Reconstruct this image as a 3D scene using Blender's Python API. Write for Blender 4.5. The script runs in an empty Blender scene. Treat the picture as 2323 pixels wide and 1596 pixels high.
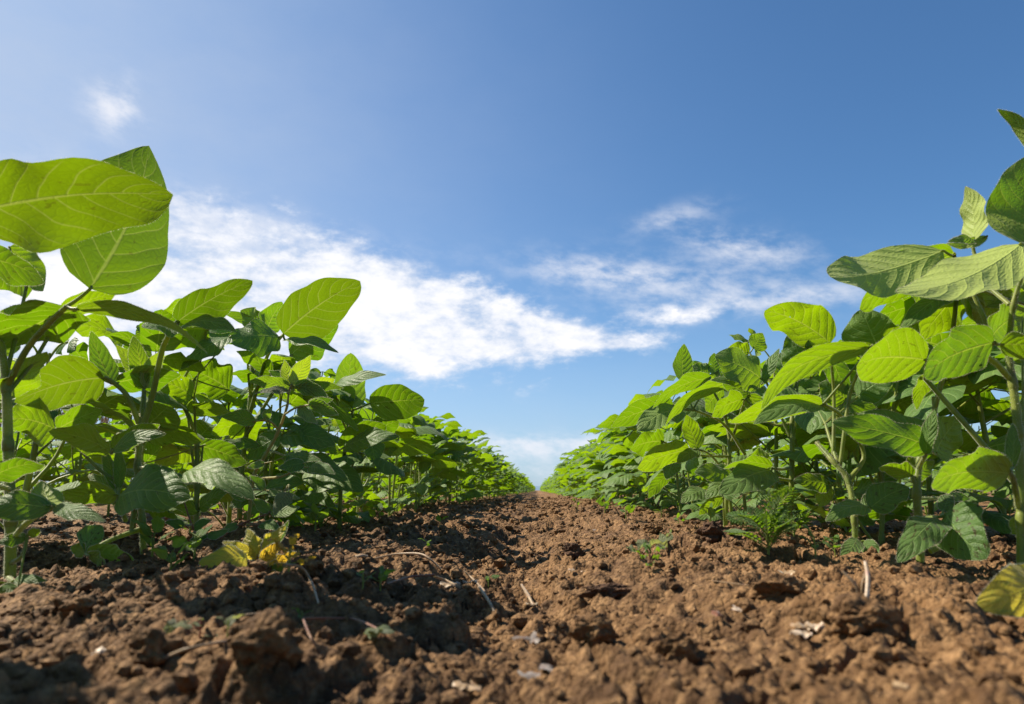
import bpy, math, random
import numpy as np
from mathutils import Vector

# ------------------------------------------------------------------ camera, sky, sun, exposure
SC = bpy.context.scene
COL = SC.collection
PW, PH = 2323.0, 1596.0          # reading frame of the photograph
FPX = 1549.0                     # focal length in those pixels (24 mm)
PITCH = math.radians(11.45)
YAW = math.radians(2.12)
CH = 0.07
cam = bpy.data.cameras.new('camera'); cam_o = bpy.data.objects.new('camera', cam); COL.objects.link(cam_o)
cam.lens = 24.0; cam.sensor_width = 36.0; cam.clip_start = 0.01; cam.clip_end = 20000
cam_o.location = (0, 0, CH)
cam_o.rotation_euler = (math.pi/2 + PITCH, 0, YAW)
cam.dof.use_dof = True; cam.dof.focus_distance = 1.0; cam.dof.aperture_fstop = 14.0
SC.camera = cam_o
SUN_AZ = math.radians(-70)       # from +Y (down the rows) towards +X
SUN_EL = math.radians(46)
SUN = Vector((math.cos(SUN_EL)*math.sin(SUN_AZ), math.cos(SUN_EL)*math.cos(SUN_AZ), math.sin(SUN_EL)))
sl = bpy.data.lights.new('sun', 'SUN'); sl.energy = 5.0; sl.angle = math.radians(0.5); sl.color = (1.0, 0.90, 0.74)
so = bpy.data.objects.new('sun', sl); COL.objects.link(so)
so.rotation_euler = (-SUN).to_track_quat('-Z', 'Y').to_euler()
SC.view_settings.view_transform = 'Standard'; SC.view_settings.look = 'None'
SC.view_settings.gamma = 1.0; SC.view_settings.exposure = 1.05
SC.cycles.max_bounces = 10; SC.cycles.diffuse_bounces = 7; SC.cycles.transmission_bounces = 8; SC.cycles.transparent_max_bounces = 12
SC.cycles.use_denoising = True

def ray(x, y):
    """world direction through a reading-frame position"""
    cx = (x - PW/2)/FPX; cy = -(y - PH/2)/FPX
    d = Vector((cx, cy, -1.0)); d.rotate(cam_o.rotation_euler); return d
def P(x, y, Y):
    d = ray(x, y); return Vector((0, 0, CH)) + d*(Y/d.y)
def azel(x, y):
    d = ray(x, y).normalized(); return math.atan2(d.x, d.y), math.asin(d.z)

def N(nt, typ, loc=None, **kw):
    n = nt.nodes.new(typ)
    for k, v in kw.items():
        if k.startswith('i_'):
            key = k[2:]
            n.inputs[int(key) if key.isdigit() else key.replace('_', ' ')].default_value = v
        else: setattr(n, k, v)
    return n
def M(nt, op, a, b=None, c=None, clamp=False):
    n = nt.nodes.new('ShaderNodeMath'); n.operation = op; n.use_clamp = clamp
    for i, v in enumerate((a, b, c)):
        if v is None: continue
        if isinstance(v, (int, float)): n.inputs[i].default_value = v
        else: nt.links.new(v, n.inputs[i])
    return n.outputs[0]
def SS(nt, v, lo, hi):
    n = nt.nodes.new('ShaderNodeMapRange'); n.interpolation_type = 'SMOOTHSTEP'
    nt.links.new(v, n.inputs[0])
    n.inputs[1].default_value = lo; n.inputs[2].default_value = hi
    return n.outputs[0]
def MIX(nt, f, a, b, typ='MIX'):
    n = nt.nodes.new('ShaderNodeMix'); n.data_type = 'RGBA'; n.blend_type = typ
    for s, v in ((n.inputs[0], f), (n.inputs[6], a), (n.inputs[7], b)):
        if isinstance(v, (int, float)): s.default_value = v
        elif isinstance(v, tuple): s.default_value = (*v, 1) if len(v) == 3 else v
        else: nt.links.new(v, s)
    return n.outputs[2]

w = bpy.data.worlds.new('World'); SC.world = w; w.use_nodes = True
nt = w.node_tree; nt.nodes.clear()
out = nt.nodes.new('ShaderNodeOutputWorld'); bg = nt.nodes.new('ShaderNodeBackground')
bg.inputs[1].default_value = 0.060
nt.links.new(bg.outputs[0], out.inputs[0])
sky = nt.nodes.new('ShaderNodeTexSky'); sky.sky_type = 'NISHITA'; sky.sun_disc = False
sky.sun_elevation = SUN_EL; sky.sun_rotation = SUN_AZ
sky.air_density = 1.0; sky.dust_density = 0.6; sky.ozone_density = 2.2; sky.altitude = 150
tc = nt.nodes.new('ShaderNodeTexCoord')
sx = nt.nodes.new('ShaderNodeSeparateXYZ'); nt.links.new(tc.outputs['Generated'], sx.inputs[0])
az = M(nt, 'ARCTAN2', sx.outputs[0], sx.outputs[1])
el = M(nt, 'ARCSINE', sx.outputs[2])
SKYTINT = (0.60, 0.92, 1.14)
skyc = MIX(nt, 1.0, sky.outputs[0], SKYTINT, 'MULTIPLY')
# cloud field: soft lobes in azimuth/elevation, broken up by fractal noise that is squashed towards the horizon
cv = nt.nodes.new('ShaderNodeCombineXYZ')
nt.links.new(az, cv.inputs[0]); nt.links.new(M(nt, 'MULTIPLY', el, 1.9), cv.inputs[1])
nz = N(nt, 'ShaderNodeTexNoise', noise_dimensions='3D', i_Scale=7.0, i_Detail=9.0, i_Roughness=0.60, i_Distortion=0.1)
nt.links.new(cv.outputs[0], nz.inputs['Vector'])
nz2 = N(nt, 'ShaderNodeTexNoise', noise_dimensions='3D', i_Scale=26.0, i_Detail=6.0, i_Roughness=0.64, i_Distortion=0.1)
nt.links.new(cv.outputs[0], nz2.inputs['Vector'])
noise = M(nt, 'ADD', M(nt, 'MULTIPLY', nz.outputs[0], 0.7), M(nt, 'MULTIPLY', nz2.outputs[0], 0.3))
def lobe(x, y, rx, ry, rot, amp):
    a0, e0 = azel(x, y)
    ca, sa = math.cos(math.radians(rot)), math.sin(math.radians(rot))
    da = M(nt, 'SUBTRACT', az, a0); de = M(nt, 'SUBTRACT', el, e0)
    u = M(nt, 'ADD', M(nt, 'MULTIPLY', da, ca), M(nt, 'MULTIPLY', de, sa))
    v = M(nt, 'SUBTRACT', M(nt, 'MULTIPLY', de, ca), M(nt, 'MULTIPLY', da, sa))
    u = M(nt, 'DIVIDE', u, rx/FPX); v = M(nt, 'DIVIDE', v, ry/FPX)
    r = M(nt, 'ADD', M(nt, 'MULTIPLY', u, u), M(nt, 'MULTIPLY', v, v))
    return M(nt, 'MULTIPLY', M(nt, 'EXPONENT', M(nt, 'MULTIPLY', r, -1.0)), amp)
LOBES = [
    (420, 610, 250, 85, 4, 1.05), (760, 690, 330, 120, -12, 1.35), (300, 720, 420, 110, 0, 1.2), (60, 800, 260, 90, 0, 1.0), (1010, 715, 230, 75, -18, 1.0),
    (1180, 745, 190, 48, -8, 0.80), (1330, 765, 130, 34, -4, 0.70), (1415, 775, 45, 18, 0, .45), (640, 556, 150, 40, -5, -0.55), (960, 835, 60, 22, 0, 0.34),
    (560, 540, 240, 45, -6, 0.34), (1600, 706, 170, 20, 2, 0.62), (650, 520, 90, 30, 0, 0.2), (1480, 770, 60, 18, 0, 0.38), (1400, 655, 90, 30, -14, 0.45)]
WISPS = [(1520, 640, 300, 52, -8, 0.75), (1700, 690, 330, 26, 1, 0.75), (1690, 560, 130, 34, -14, 0.95), (1530, 492, 100, 26, 8, 0.6), (1340, 615, 150, 34, -6, 0.55),
    (1180, 1012, 900, 26, 0, 1.25), (1180, 1070, 1200, 30, 0, 0.55), (420, 500, 330, 50, -8, 0.7), (262, 240, 50, 52, -45, 1.15), (410, 462, 80, 30, -15, 0.7),
    (700, 540, 260, 40, -6, 0.5)]
cov = None
for L in LOBES:
    l = lobe(*L); cov = l if cov is None else M(nt, 'ADD', cov, l)
cov = M(nt, 'MINIMUM', cov, 1.10)
dens = M(nt, 'ADD', cov, M(nt, 'MULTIPLY', M(nt, 'SUBTRACT', noise, 0.5), 4.3))
cloud = SS(nt, dens, 0.20, 1.15)
cloud = M(nt, 'MULTIPLY', cloud, SS(nt, cov, 0.03, 0.28))
wc = None
for L in WISPS:
    l = lobe(*L); wc = l if wc is None else M(nt, 'ADD', wc, l)
wv = nt.nodes.new('ShaderNodeCombineXYZ')
nt.links.new(M(nt, 'MULTIPLY', az, 1.15), wv.inputs[0]); nt.links.new(M(nt, 'ADD', M(nt, 'MULTIPLY', el, 2.3), M(nt, 'MULTIPLY', az, 0.3)), wv.inputs[1])
nz3 = N(nt, 'ShaderNodeTexNoise', noise_dimensions='3D', i_Scale=13.0, i_Detail=9.0, i_Roughness=0.62, i_Distortion=0.1)
nt.links.new(wv.outputs[0], nz3.inputs['Vector'])
wisp = M(nt, 'MULTIPLY', M(nt, 'MINIMUM', wc, 1.0), SS(nt, M(nt, 'ADD', nz3.outputs[0], M(nt, 'MULTIPLY', wc, 0.12)), 0.40, 0.78), clamp=True)
# thin bright veil towards the sun side (upper left)
veil1 = M(nt, 'MULTIPLY', lobe(-250, 260, 950, 640, 0, 0.70), M(nt, 'ADD', 0.72, M(nt, 'MULTIPLY', nz.outputs[0], 0.56)), clamp=True)
veil = M(nt, 'MULTIPLY', lobe(1000, 1110, 1900, 260, 0, 0.62), M(nt, 'ADD', 0.72, M(nt, 'MULTIPLY', nz.outputs[0], 0.56)), clamp=True)
VEILC = (4.4, 5.3, 6.9); CLOUDC = (9.2, 9.0, 9.0); CLOUDD = (5.2, 5.9, 7.2)
c1 = MIX(nt, veil, MIX(nt, veil1, skyc, (4.6, 5.2, 6.3)), VEILC)
shade = SS(nt, M(nt, 'ADD', M(nt, 'MULTIPLY', noise, 1.6), M(nt, 'MULTIPLY', cov, 0.12)), 0.70, 1.16)
c1 = MIX(nt, M(nt, 'MULTIPLY', wisp, 0.82), c1, (7.4, 7.5, 8.0))
c2 = MIX(nt, cloud, c1, MIX(nt, shade, CLOUDD, CLOUDC))
nt.links.new(c2, bg.inputs[0])

# ------------------------------------------------------------------ helpers
def tag(o, label=None, cat=None, group=None, kind=None):
    if label: o['label'] = label
    if cat: o['category'] = cat
    if group: o['group'] = group
    if kind: o['kind'] = kind
    return o
def empty(name, loc):
    o = bpy.data.objects.new(name, None); o.empty_display_size = 0.02; o.location = loc; COL.objects.link(o); return o

class MB:
    """collects vertices, faces, uvs and material slots for ONE mesh object"""
    def __init__(s): s.v = []; s.f = []; s.uv = []; s.m = []; s.n = 0
    def add(s, v, f, uv=None, m=0):
        v = np.asarray(v, float); f = np.asarray(f, int)
        s.v.append(v); s.f.append(f + s.n); s.uv.append(np.zeros((len(v), 2)) if uv is None else np.asarray(uv, float))
        s.m.append(np.full(len(f), m)); s.n += len(v)
    def mesh(s, name, mats, smooth=True, origin=(0, 0, 0)):
        V = np.concatenate(s.v) - np.array(origin)
        loops = []; starts = []; mat = []; k = 0
        lt = []
        for f, m in zip(s.f, s.m):
            nside = f.shape[1]
            loops.append(f.ravel()); starts.append(k + np.arange(len(f))*nside); k += f.size; mat.append(m); lt.append(np.full(len(f), nside))
        L = np.concatenate(loops); S = np.concatenate(starts); mt = np.concatenate(mat)
        me = bpy.data.meshes.new(name)
        me.vertices.add(len(V)); me.vertices.foreach_set('co', V.astype(np.float32).ravel())
        me.loops.add(len(L)); me.loops.foreach_set('vertex_index', L.astype(np.int32))
        me.polygons.add(len(S)); me.polygons.foreach_set('loop_start', S.astype(np.int32))
        for m in (mats if isinstance(mats, (list, tuple)) else [mats]): me.materials.append(m)
        me.polygons.foreach_set('material_index', mt.astype(np.int32))
        me.polygons.foreach_set('use_smooth', np.full(len(S), smooth))
        uvl = me.uv_layers.new(name='UVMap')
        UV = np.concatenate(s.uv)[L]
        uvl.data.foreach_set('uv', UV.astype(np.float32).ravel())
        me.update(calc_edges=True); return me
    def build(s, name, mats, parent=None, smooth=True, origin=(0, 0, 0), loc=None):
        o = bpy.data.objects.new(name, s.mesh(name, mats, smooth, origin)); COL.objects.link(o)
        if parent: o.parent = parent
        if loc is not None: o.location = loc
        return o

# ---- numpy noise
def _h(ix, iy, seed):
    a = (ix.astype(np.int64)*374761393 + iy.astype(np.int64)*668265263 + seed*1274126177) & 0xffffffff
    a = ((a ^ (a >> 13))*1274126177) & 0xffffffff
    a = ((a ^ (a >> 16))*2246822519) & 0xffffffff
    return ((a ^ (a >> 15)) & 0xffffff)/float(0x1000000)
def gn(x, y, seed):
    ix = np.floor(x); iy = np.floor(y); fx = x-ix; fy = y-iy
    u = fx*fx*fx*(fx*(fx*6-15)+10); v = fy*fy*fy*(fy*(fy*6-15)+10)
    def g(dx, dy):
        a = _h(ix+dx, iy+dy, seed)*2*np.pi
        return np.cos(a)*(fx-dx) + np.sin(a)*(fy-dy)
    return ((g(0,0)*(1-u)+g(1,0)*u)*(1-v) + (g(0,1)*(1-u)+g(1,1)*u)*v)*1.5
def worley(x, y, seed):
    ix = np.floor(x); iy = np.floor(y)
    f1 = np.full(x.shape, 9.0); f2 = np.full(x.shape, 9.0); hid = np.zeros(x.shape)
    for dx in (-1, 0, 1):
        for dy in (-1, 0, 1):
            cx = ix+dx; cy = iy+dy
            px = cx+_h(cx, cy, seed); py = cy+_h(cx, cy, seed+7)
            d = np.hypot(px-x, py-y)
            nearer = d < f1
            f2 = np.where(nearer, f1, np.minimum(f2, d))
            hid = np.where(nearer, _h(cx, cy, seed+13), hid)
            f1 = np.where(nearer, d, f1)
    return f1, f2, hid

def tube_pts(pts, rad, per=4):
    """Catmull-Rom through pts, radii follow"""
    pts = [np.array(p, float) for p in pts]
    if len(pts) == 2: pts = [pts[0], (pts[0]+pts[1])/2, pts[1]]; rad = [rad[0], (rad[0]+rad[1])/2, rad[1]]
    Q = [2*pts[0]-pts[1]] + pts + [2*pts[-1]-pts[-2]]
    o = []; r = []
    for i in range(1, len(Q)-2):
        for k in range(per):
            t = k/per
            p0, p1, p2, p3 = Q[i-1:i+3]
            o.append(0.5*((2*p1)+(-p0+p2)*t+(2*p0-5*p1+4*p2-p3)*t*t+(-p0+3*p1-3*p2+p3)*t**3))
            r.append(rad[i-1]*(1-t)+rad[i]*t)
    o.append(pts[-1]); r.append(rad[-1])
    return np.array(o), np.array(r)
def frames(C):
    T = np.gradient(C, axis=0); T /= np.linalg.norm(T, axis=1)[:, None]+1e-12
    U = []; ref = np.array([1.0, 0.13, 0.07])
    for t in T:
        u = ref - t*ref.dot(t); u /= np.linalg.norm(u); U.append(u); ref = u
    U = np.array(U); return T, U, np.cross(T, U)
def tube(mb, pts, rad, sides=8, per=4, m=0, flat=1.0):
    C, R = tube_pts(pts, rad, per); T, U, V = frames(C)
    a = np.arange(sides)/sides*2*np.pi
    ring = C[:, None] + (np.cos(a)[None, :, None]*U[:, None] + np.sin(a)[None, :, None]*V[:, None]*flat)*R[:, None, None]
    n = len(C); v = ring.reshape(-1, 3)
    i, j = np.meshgrid(np.arange(n-1), np.arange(sides), indexing='ij')
    q = np.stack([i*sides+j, i*sides+(j+1) % sides, (i+1)*sides+(j+1) % sides, (i+1)*sides+j], -1).reshape(-1, 4)
    uv = np.stack(np.meshgrid(np.linspace(0, 1, n), a/6.3, indexing='ij'), -1).reshape(-1, 2)
    mb.add(v, q, uv, m)
    e = np.concatenate([v[-sides:], [C[-1]+T[-1]*R[-1]*0.7]])
    mb.add(e, [[k, (k+1) % sides, sides] for k in range(sides)], None, m)
    return C, R, T, U, V
RNG = np.random.default_rng(11)
def hairs(mb, base, nrm, ln, wd, m=1, jit=0.5):
    """thin pale hairs: base points, directions"""
    n = len(base); nrm = nrm + RNG.normal(0, jit*0.6, (n, 3)); nrm /= np.linalg.norm(nrm, axis=1)[:, None]
    side = np.cross(nrm, RNG.normal(0, 1, (n, 3))); side /= np.linalg.norm(side, axis=1)[:, None]+1e-9
    l = ln*RNG.uniform(0.5, 1.1, n)[:, None]
    v = np.stack([base-side*wd, base+side*wd, base+nrm*l], 1).reshape(-1, 3)
    mb.add(v, np.arange(3*n).reshape(-1, 3), None, m)
def tube_hairs(mb, C, R, U, V, count, ln=0.0021, wd=0.00010, m=1):
    k = RNG.integers(0, len(C)-1, count); t = RNG.uniform(0, 1, count)[:, None]; a = RNG.uniform(0, 6.28, count)[:, None]
    c = C[k]*(1-t)+C[k+1]*t; d = np.cos(a)*U[k]+np.sin(a)*V[k]
    hairs(mb, c+d*R[k][:, None]*0.95, d, ln, wd, m)

# ------------------------------------------------------------------ materials
def mat(name):
    m = bpy.data.materials.new(name); m.use_nodes = True; m.node_tree.nodes.clear()
    o = m.node_tree.nodes.new('ShaderNodeOutputMaterial'); return m, m.node_tree, o
def leaf_mat(name, top, top2, under, trans, veins=True, nside=7.5, spots=0.0, transfac=0.55, yellow=None, sheen=0.16, rough=0.5, holes=False):
    m, nt, out = mat(name)
    uv = nt.nodes.new('ShaderNodeUVMap'); uv.uv_map = 'UVMap'
    s = nt.nodes.new('ShaderNodeSeparateXYZ'); nt.links.new(uv.outputs[0], s.inputs[0])
    t = s.outputs[0]; sv = M(nt, 'MULTIPLY', M(nt, 'SUBTRACT', s.outputs[1], 0.5), 2.0); a = M(nt, 'ABSOLUTE', sv)
    geo = nt.nodes.new('ShaderNodeNewGeometry'); oi = nt.nodes.new('ShaderNodeObjectInfo')
    rnd = M(nt, 'FRACT', M(nt, 'ADD', geo.outputs['Random Per Island'], oi.outputs['Random']))
    off = nt.nodes.new('ShaderNodeCombineXYZ'); nt.links.new(M(nt, 'MULTIPLY', rnd, 57.0), off.inputs[0]); nt.links.new(M(nt, 'MULTIPLY', rnd, 31.0), off.inputs[1])
    va = N(nt, 'ShaderNodeVectorMath', operation='ADD'); nt.links.new(uv.outputs[0], va.inputs[0]); nt.links.new(off.outputs[0], va.inputs[1]); UVO = va.outputs[0]
    mid = SS(nt, M(nt, 'MULTIPLY', a, M(nt, 'ADD', 0.6, t)), 0.042, 0.01)
    ph = M(nt, 'SUBTRACT', t, M(nt, 'MULTIPLY', M(nt, 'POWER', a, 1.25), 0.26))
    wob = N(nt, 'ShaderNodeTexNoise', i_Scale=3.0, i_Detail=1.0); nt.links.new(UVO, wob.inputs['Vector'])
    ph = M(nt, 'ADD', ph, M(nt, 'MULTIPLY', M(nt, 'SUBTRACT', wob.outputs[0], 0.5), 0.06))
    ph = M(nt, 'ADD', ph, M(nt, 'MULTIPLY', M(nt, 'SIGN', sv), 0.03))
    tri = M(nt, 'PINGPONG', M(nt, 'MULTIPLY', M(nt, 'ADD', ph, 1.0), nside), 0.5)   # 0 at a vein, .5 between
    side = SS(nt, tri, 0.065, 0.01)
    side = M(nt, 'MULTIPLY', side, SS(nt, a, 1.0, 0.75))
    vc = N(nt, 'ShaderNodeTexVoronoi', feature='DISTANCE_TO_EDGE', i_Scale=15.0)
    mp = N(nt, 'ShaderNodeMapping'); mp.inputs['Scale'].default_value = (1.6, 1.0, 1.0)
    nt.links.new(UVO, mp.inputs[0]); nt.links.new(mp.outputs[0], vc.inputs['Vector'])
    net = SS(nt, vc.outputs[0], 0.09, 0.0)
    vein = M(nt, 'MAXIMUM', mid, M(nt, 'MULTIPLY', side, 0.75), clamp=True)
    n1 = N(nt, 'ShaderNodeTexNoise', i_Scale=3.5, i_Detail=4.0); nt.links.new(UVO, n1.inputs['Vector'])
    tcol = MIX(nt, M(nt, 'ADD', M(nt, 'MULTIPLY', rnd, 0.7), M(nt, 'MULTIPLY', n1.outputs[0], 0.3)), top, top2)
    ctop = MIX(nt, M(nt, 'MULTIPLY', vein, 0.55), tcol, tuple(min(1, c*2.1+0.03) for c in top2))
    cund = MIX(nt, M(nt, 'MULTIPLY', vein, 0.5), MIX(nt, rnd, under, tuple(c*0.8 for c in under)), tuple(min(1, c*1.35) for c in under))
    col = MIX(nt, geo.outputs['Backfacing'], ctop, cund)
    tr = MIX(nt, rnd, trans, (trans[0]*0.42, trans[1]*0.60, trans[2]*0.8))
    tr = MIX(nt, M(nt, 'MULTIPLY', net, 0.28), tr, tuple(c*0.55 for c in trans))
    tr = MIX(nt, M(nt, 'MULTIPLY', vein, 0.6), tr, (trans[0]*1.6+0.05, trans[1]*1.2+0.04, trans[2]+0.06))
    tr = MIX(nt, M(nt, 'MULTIPLY', M(nt, 'SUBTRACT', n1.outputs[0], 0.3), 0.5, clamp=True), tr, (trans[0]*0.6, trans[1]*0.75, trans[2]*0.6))
    if spots or yellow:
        n2 = N(nt, 'ShaderNodeTexNoise', i_Scale=9.0, i_Detail=3.0, i_Roughness=0.6); nt.links.new(UVO, n2.inputs['Vector'])
        if yellow:
            yf = M(nt, 'MULTIPLY', SS(nt, n1.outputs[0], 0.30, 0.50), M(nt, 'SUBTRACT', 1.0, M(nt, 'MULTIPLY', vein, 0.8)))
            col = MIX(nt, yf, col, yellow); tr = MIX(nt, yf, tr, yellow)
        sp = SS(nt, n2.outputs[0], 0.66-0.1*spots, 0.70-0.1*spots)
        sp = M(nt, 'MULTIPLY', sp, min(1.0, spots))
        col = MIX(nt, sp, col, (0.07, 0.035, 0.015)); tr = MIX(nt, sp, tr, (0.05, 0.02, 0.005))
    bs = nt.nodes.new('ShaderNodeBsdfPrincipled')
    nt.links.new(col, bs.inputs['Base Color']); bs.inputs['Roughness'].default_value = rough
    bs.inputs['Specular IOR Level'].default_value = 0.35
    bs.inputs['Sheen Weight'].default_value = sheen; bs.inputs['Sheen Roughness'].default_value = 0.4
    tl = nt.nodes.new('ShaderNodeBsdfTranslucent'); nt.links.new(tr, tl.inputs[0])
    mx = nt.nodes.new('ShaderNodeMixShader'); mx.inputs[0].default_value = transfac
    nt.links.new(bs.outputs[0], mx.inputs[1]); nt.links.new(tl.outputs[0], mx.inputs[2])
    if holes:        # insect bites
        hv = N(nt, 'ShaderNodeTexVoronoi', i_Scale=6.0); nt.links.new(UVO, hv.inputs['Vector'])
        hs = nt.nodes.new('ShaderNodeSeparateXYZ'); nt.links.new(hv.outputs['Color'], hs.inputs[0])
        rad = M(nt, 'MULTIPLY', M(nt, 'GREATER_THAN', hs.outputs[0], 0.955), M(nt, 'ADD', 0.07, M(nt, 'MULTIPLY', hs.outputs[1], 0.14)))
        hm = M(nt, 'LESS_THAN', M(nt, 'ADD', hv.outputs['Distance'], M(nt, 'MULTIPLY', n1.outputs[0], 0.06)), rad)
        tp = nt.nodes.new('ShaderNodeBsdfTransparent'); m2 = nt.nodes.new('ShaderNodeMixShader')
        nt.links.new(hm, m2.inputs[0]); nt.links.new(mx.outputs[0], m2.inputs[1]); nt.links.new(tp.outputs[0], m2.inputs[2]); nt.links.new(m2.outputs[0], out.inputs[0])
    else: nt.links.new(mx.outputs[0], out.inputs[0])
    # quilted relief: veins sunk on the top face (raised below), blisters between
    hgt = M(nt, 'ADD', M(nt, 'MULTIPLY', M(nt, 'POWER', M(nt, 'MULTIPLY', tri, 2.0), 0.5), 1.0), M(nt, 'MULTIPLY', SS(nt, vc.outputs[0], 0.0, 0.25), 0.2))
    hgt = M(nt, 'SUBTRACT', hgt, M(nt, 'MULTIPLY', mid, 0.7))
    bp = nt.nodes.new('ShaderNodeBump'); bp.inputs['Strength'].default_value = 0.55; bp.inputs['Distance'].default_value = 0.0016
    nt.links.new(hgt, bp.inputs['Height'])
    nt.links.new(bp.outputs[0], bs.inputs['Normal']); nt.links.new(bp.outputs[0], tl.inputs['Normal'])
    return m
LEAF = leaf_mat('soybean_leaf', (0.09, 0.19, 0.042), (0.18, 0.29, 0.065), (0.42, 0.54, 0.09), (0.225, 0.360, 0.001), spots=0.45, holes=True)
LEAFD = leaf_mat('deep_green_leaf', (0.08, 0.17, 0.035), (0.14, 0.25, 0.05), (0.32, 0.42, 0.06), (0.138, 0.222, 0.001), spots=0.3)
LEAFSUN = leaf_mat('sunlit_leaf', (0.16, 0.28, 0.07), (0.26, 0.38, 0.09), (0.56, 0.68, 0.17), (0.22, 0.34, 0.002), spots=0.2)  # lighter copy of the leaf colours, direct sunlight painted in
LEAFY = leaf_mat('young_leaf', (0.14, 0.24, 0.03), (0.20, 0.31, 0.04), (0.36, 0.46, 0.15), (0.34, 0.46, 0.006), nside=9)
LEAFS = leaf_mat('spotted_leaf', (0.09, 0.18, 0.045), (0.14, 0.23, 0.05), (0.26, 0.36, 0.14), (0.15, 0.29, 0.003), spots=0.75)
YEL = leaf_mat('yellowed_leaf', (0.30, 0.36, 0.04), (0.44, 0.46, 0.06), (0.4, 0.44, 0.08), (0.6, 0.6, 0.02), spots=0.35, yellow=(0.55, 0.46, 0.05))
SICK = leaf_mat('sick_leaf', (0.22, 0.24, 0.03), (0.36, 0.28, 0.04), (0.3, 0.3, 0.08), (0.7, 0.5, 0.03), spots=1.0, yellow=(0.62, 0.40, 0.03))
WEEDL = leaf_mat('weed_leaf', (0.07, 0.16, 0.03), (0.13, 0.24, 0.04), (0.26, 0.38, 0.12), (0.24, 0.38, 0.006), nside=9)
WILT = leaf_mat('wilted_leaf', (0.12, 0.17, 0.08), (0.2, 0.22, 0.1), (0.25, 0.25, 0.15), (0.3, 0.32, 0.08), nside=9, spots=0.4)
DRY = leaf_mat('dry_leaf', (0.34, 0.26, 0.17), (0.5, 0.40, 0.28), (0.45, 0.36, 0.26), (0.4, 0.28, 0.14), transfac=0.25)
def stem_mat(name, c1, c2, tr, f=0.3, scale=60):
    m, nt, out = mat(name)
    tcx = nt.nodes.new('ShaderNodeTexCoord')
    n = N(nt, 'ShaderNodeTexNoise', i_Scale=float(scale), i_Detail=3.0); nt.links.new(tcx.outputs['Object'], n.inputs['Vector'])
    c = MIX(nt, SS(nt, n.outputs[0], 0.35, 0.65), c1, c2)
    b = nt.nodes.new('ShaderNodeBsdfPrincipled'); nt.links.new(c, b.inputs['Base Color']); b.inputs['Roughness'].default_value = 0.5
    b.inputs['Sheen Weight'].default_value = 0.35; b.inputs['Sheen Roughness'].default_value = 0.4
    nb = N(nt, 'ShaderNodeTexNoise', i_Scale=float(scale)*1.3, i_Detail=4.0); nt.links.new(tcx.outputs['Object'], nb.inputs['Vector'])
    c = MIX(nt, M(nt, 'MULTIPLY', SS(nt, nb.outputs[0], 0.54, 0.66), 0.55), c, (c1[0]*0.9, c1[1]*0.55, c1[2]*0.7)); nt.links.new(c, b.inputs['Base Color'])
    t = nt.nodes.new('ShaderNodeBsdfTranslucent'); t.inputs[0].default_value = (*tr, 1)
    x = nt.nodes.new('ShaderNodeMixShader'); x.inputs[0].default_value = f
    nt.links.new(b.outputs[0], x.inputs[1]); nt.links.new(t.outputs[0], x.inputs[2]); nt.links.new(x.outputs[0], out.inputs[0])
    bp = nt.nodes.new('ShaderNodeBump'); bp.inputs['Strength'].default_value = 0.3; bp.inputs['Distance'].default_value = 0.001
    nt.links.new(n.outputs[0], bp.inputs['Height']); nt.links.new(bp.outputs[0], b.inputs['Normal'])
    return m
STEM = stem_mat('soybean_stem', (0.13, 0.18, 0.02), (0.22, 0.25, 0.035), (0.45, 0.55, 0.05))
RED = stem_mat('red_stem', (0.20, 0.075, 0.04), (0.27, 0.13, 0.06), (0.5, 0.15, 0.05))
ORNG = stem_mat('amber_stem', (0.34, 0.27, 0.06), (0.26, 0.28, 0.05), (0.6, 0.42, 0.05))
HAIR = stem_mat('leaf_hair', (0.55, 0.52, 0.36), (0.6, 0.58, 0.42), (0.6, 0.6, 0.4), 0.5)
STRAW = stem_mat('straw', (0.26, 0.165, 0.08), (0.38, 0.26, 0.14), (0.4, 0.3, 0.15), 0.15, 300)
PALE = stem_mat('bleached_stick', (0.34, 0.24, 0.15), (0.52, 0.41, 0.30), (0.4, 0.35, 0.3), 0.1, 300)
GREYD = stem_mat('grey_residue', (0.12, 0.09, 0.07), (0.26, 0.21, 0.17), (0.3, 0.28, 0.25), 0.15, 200)
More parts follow.
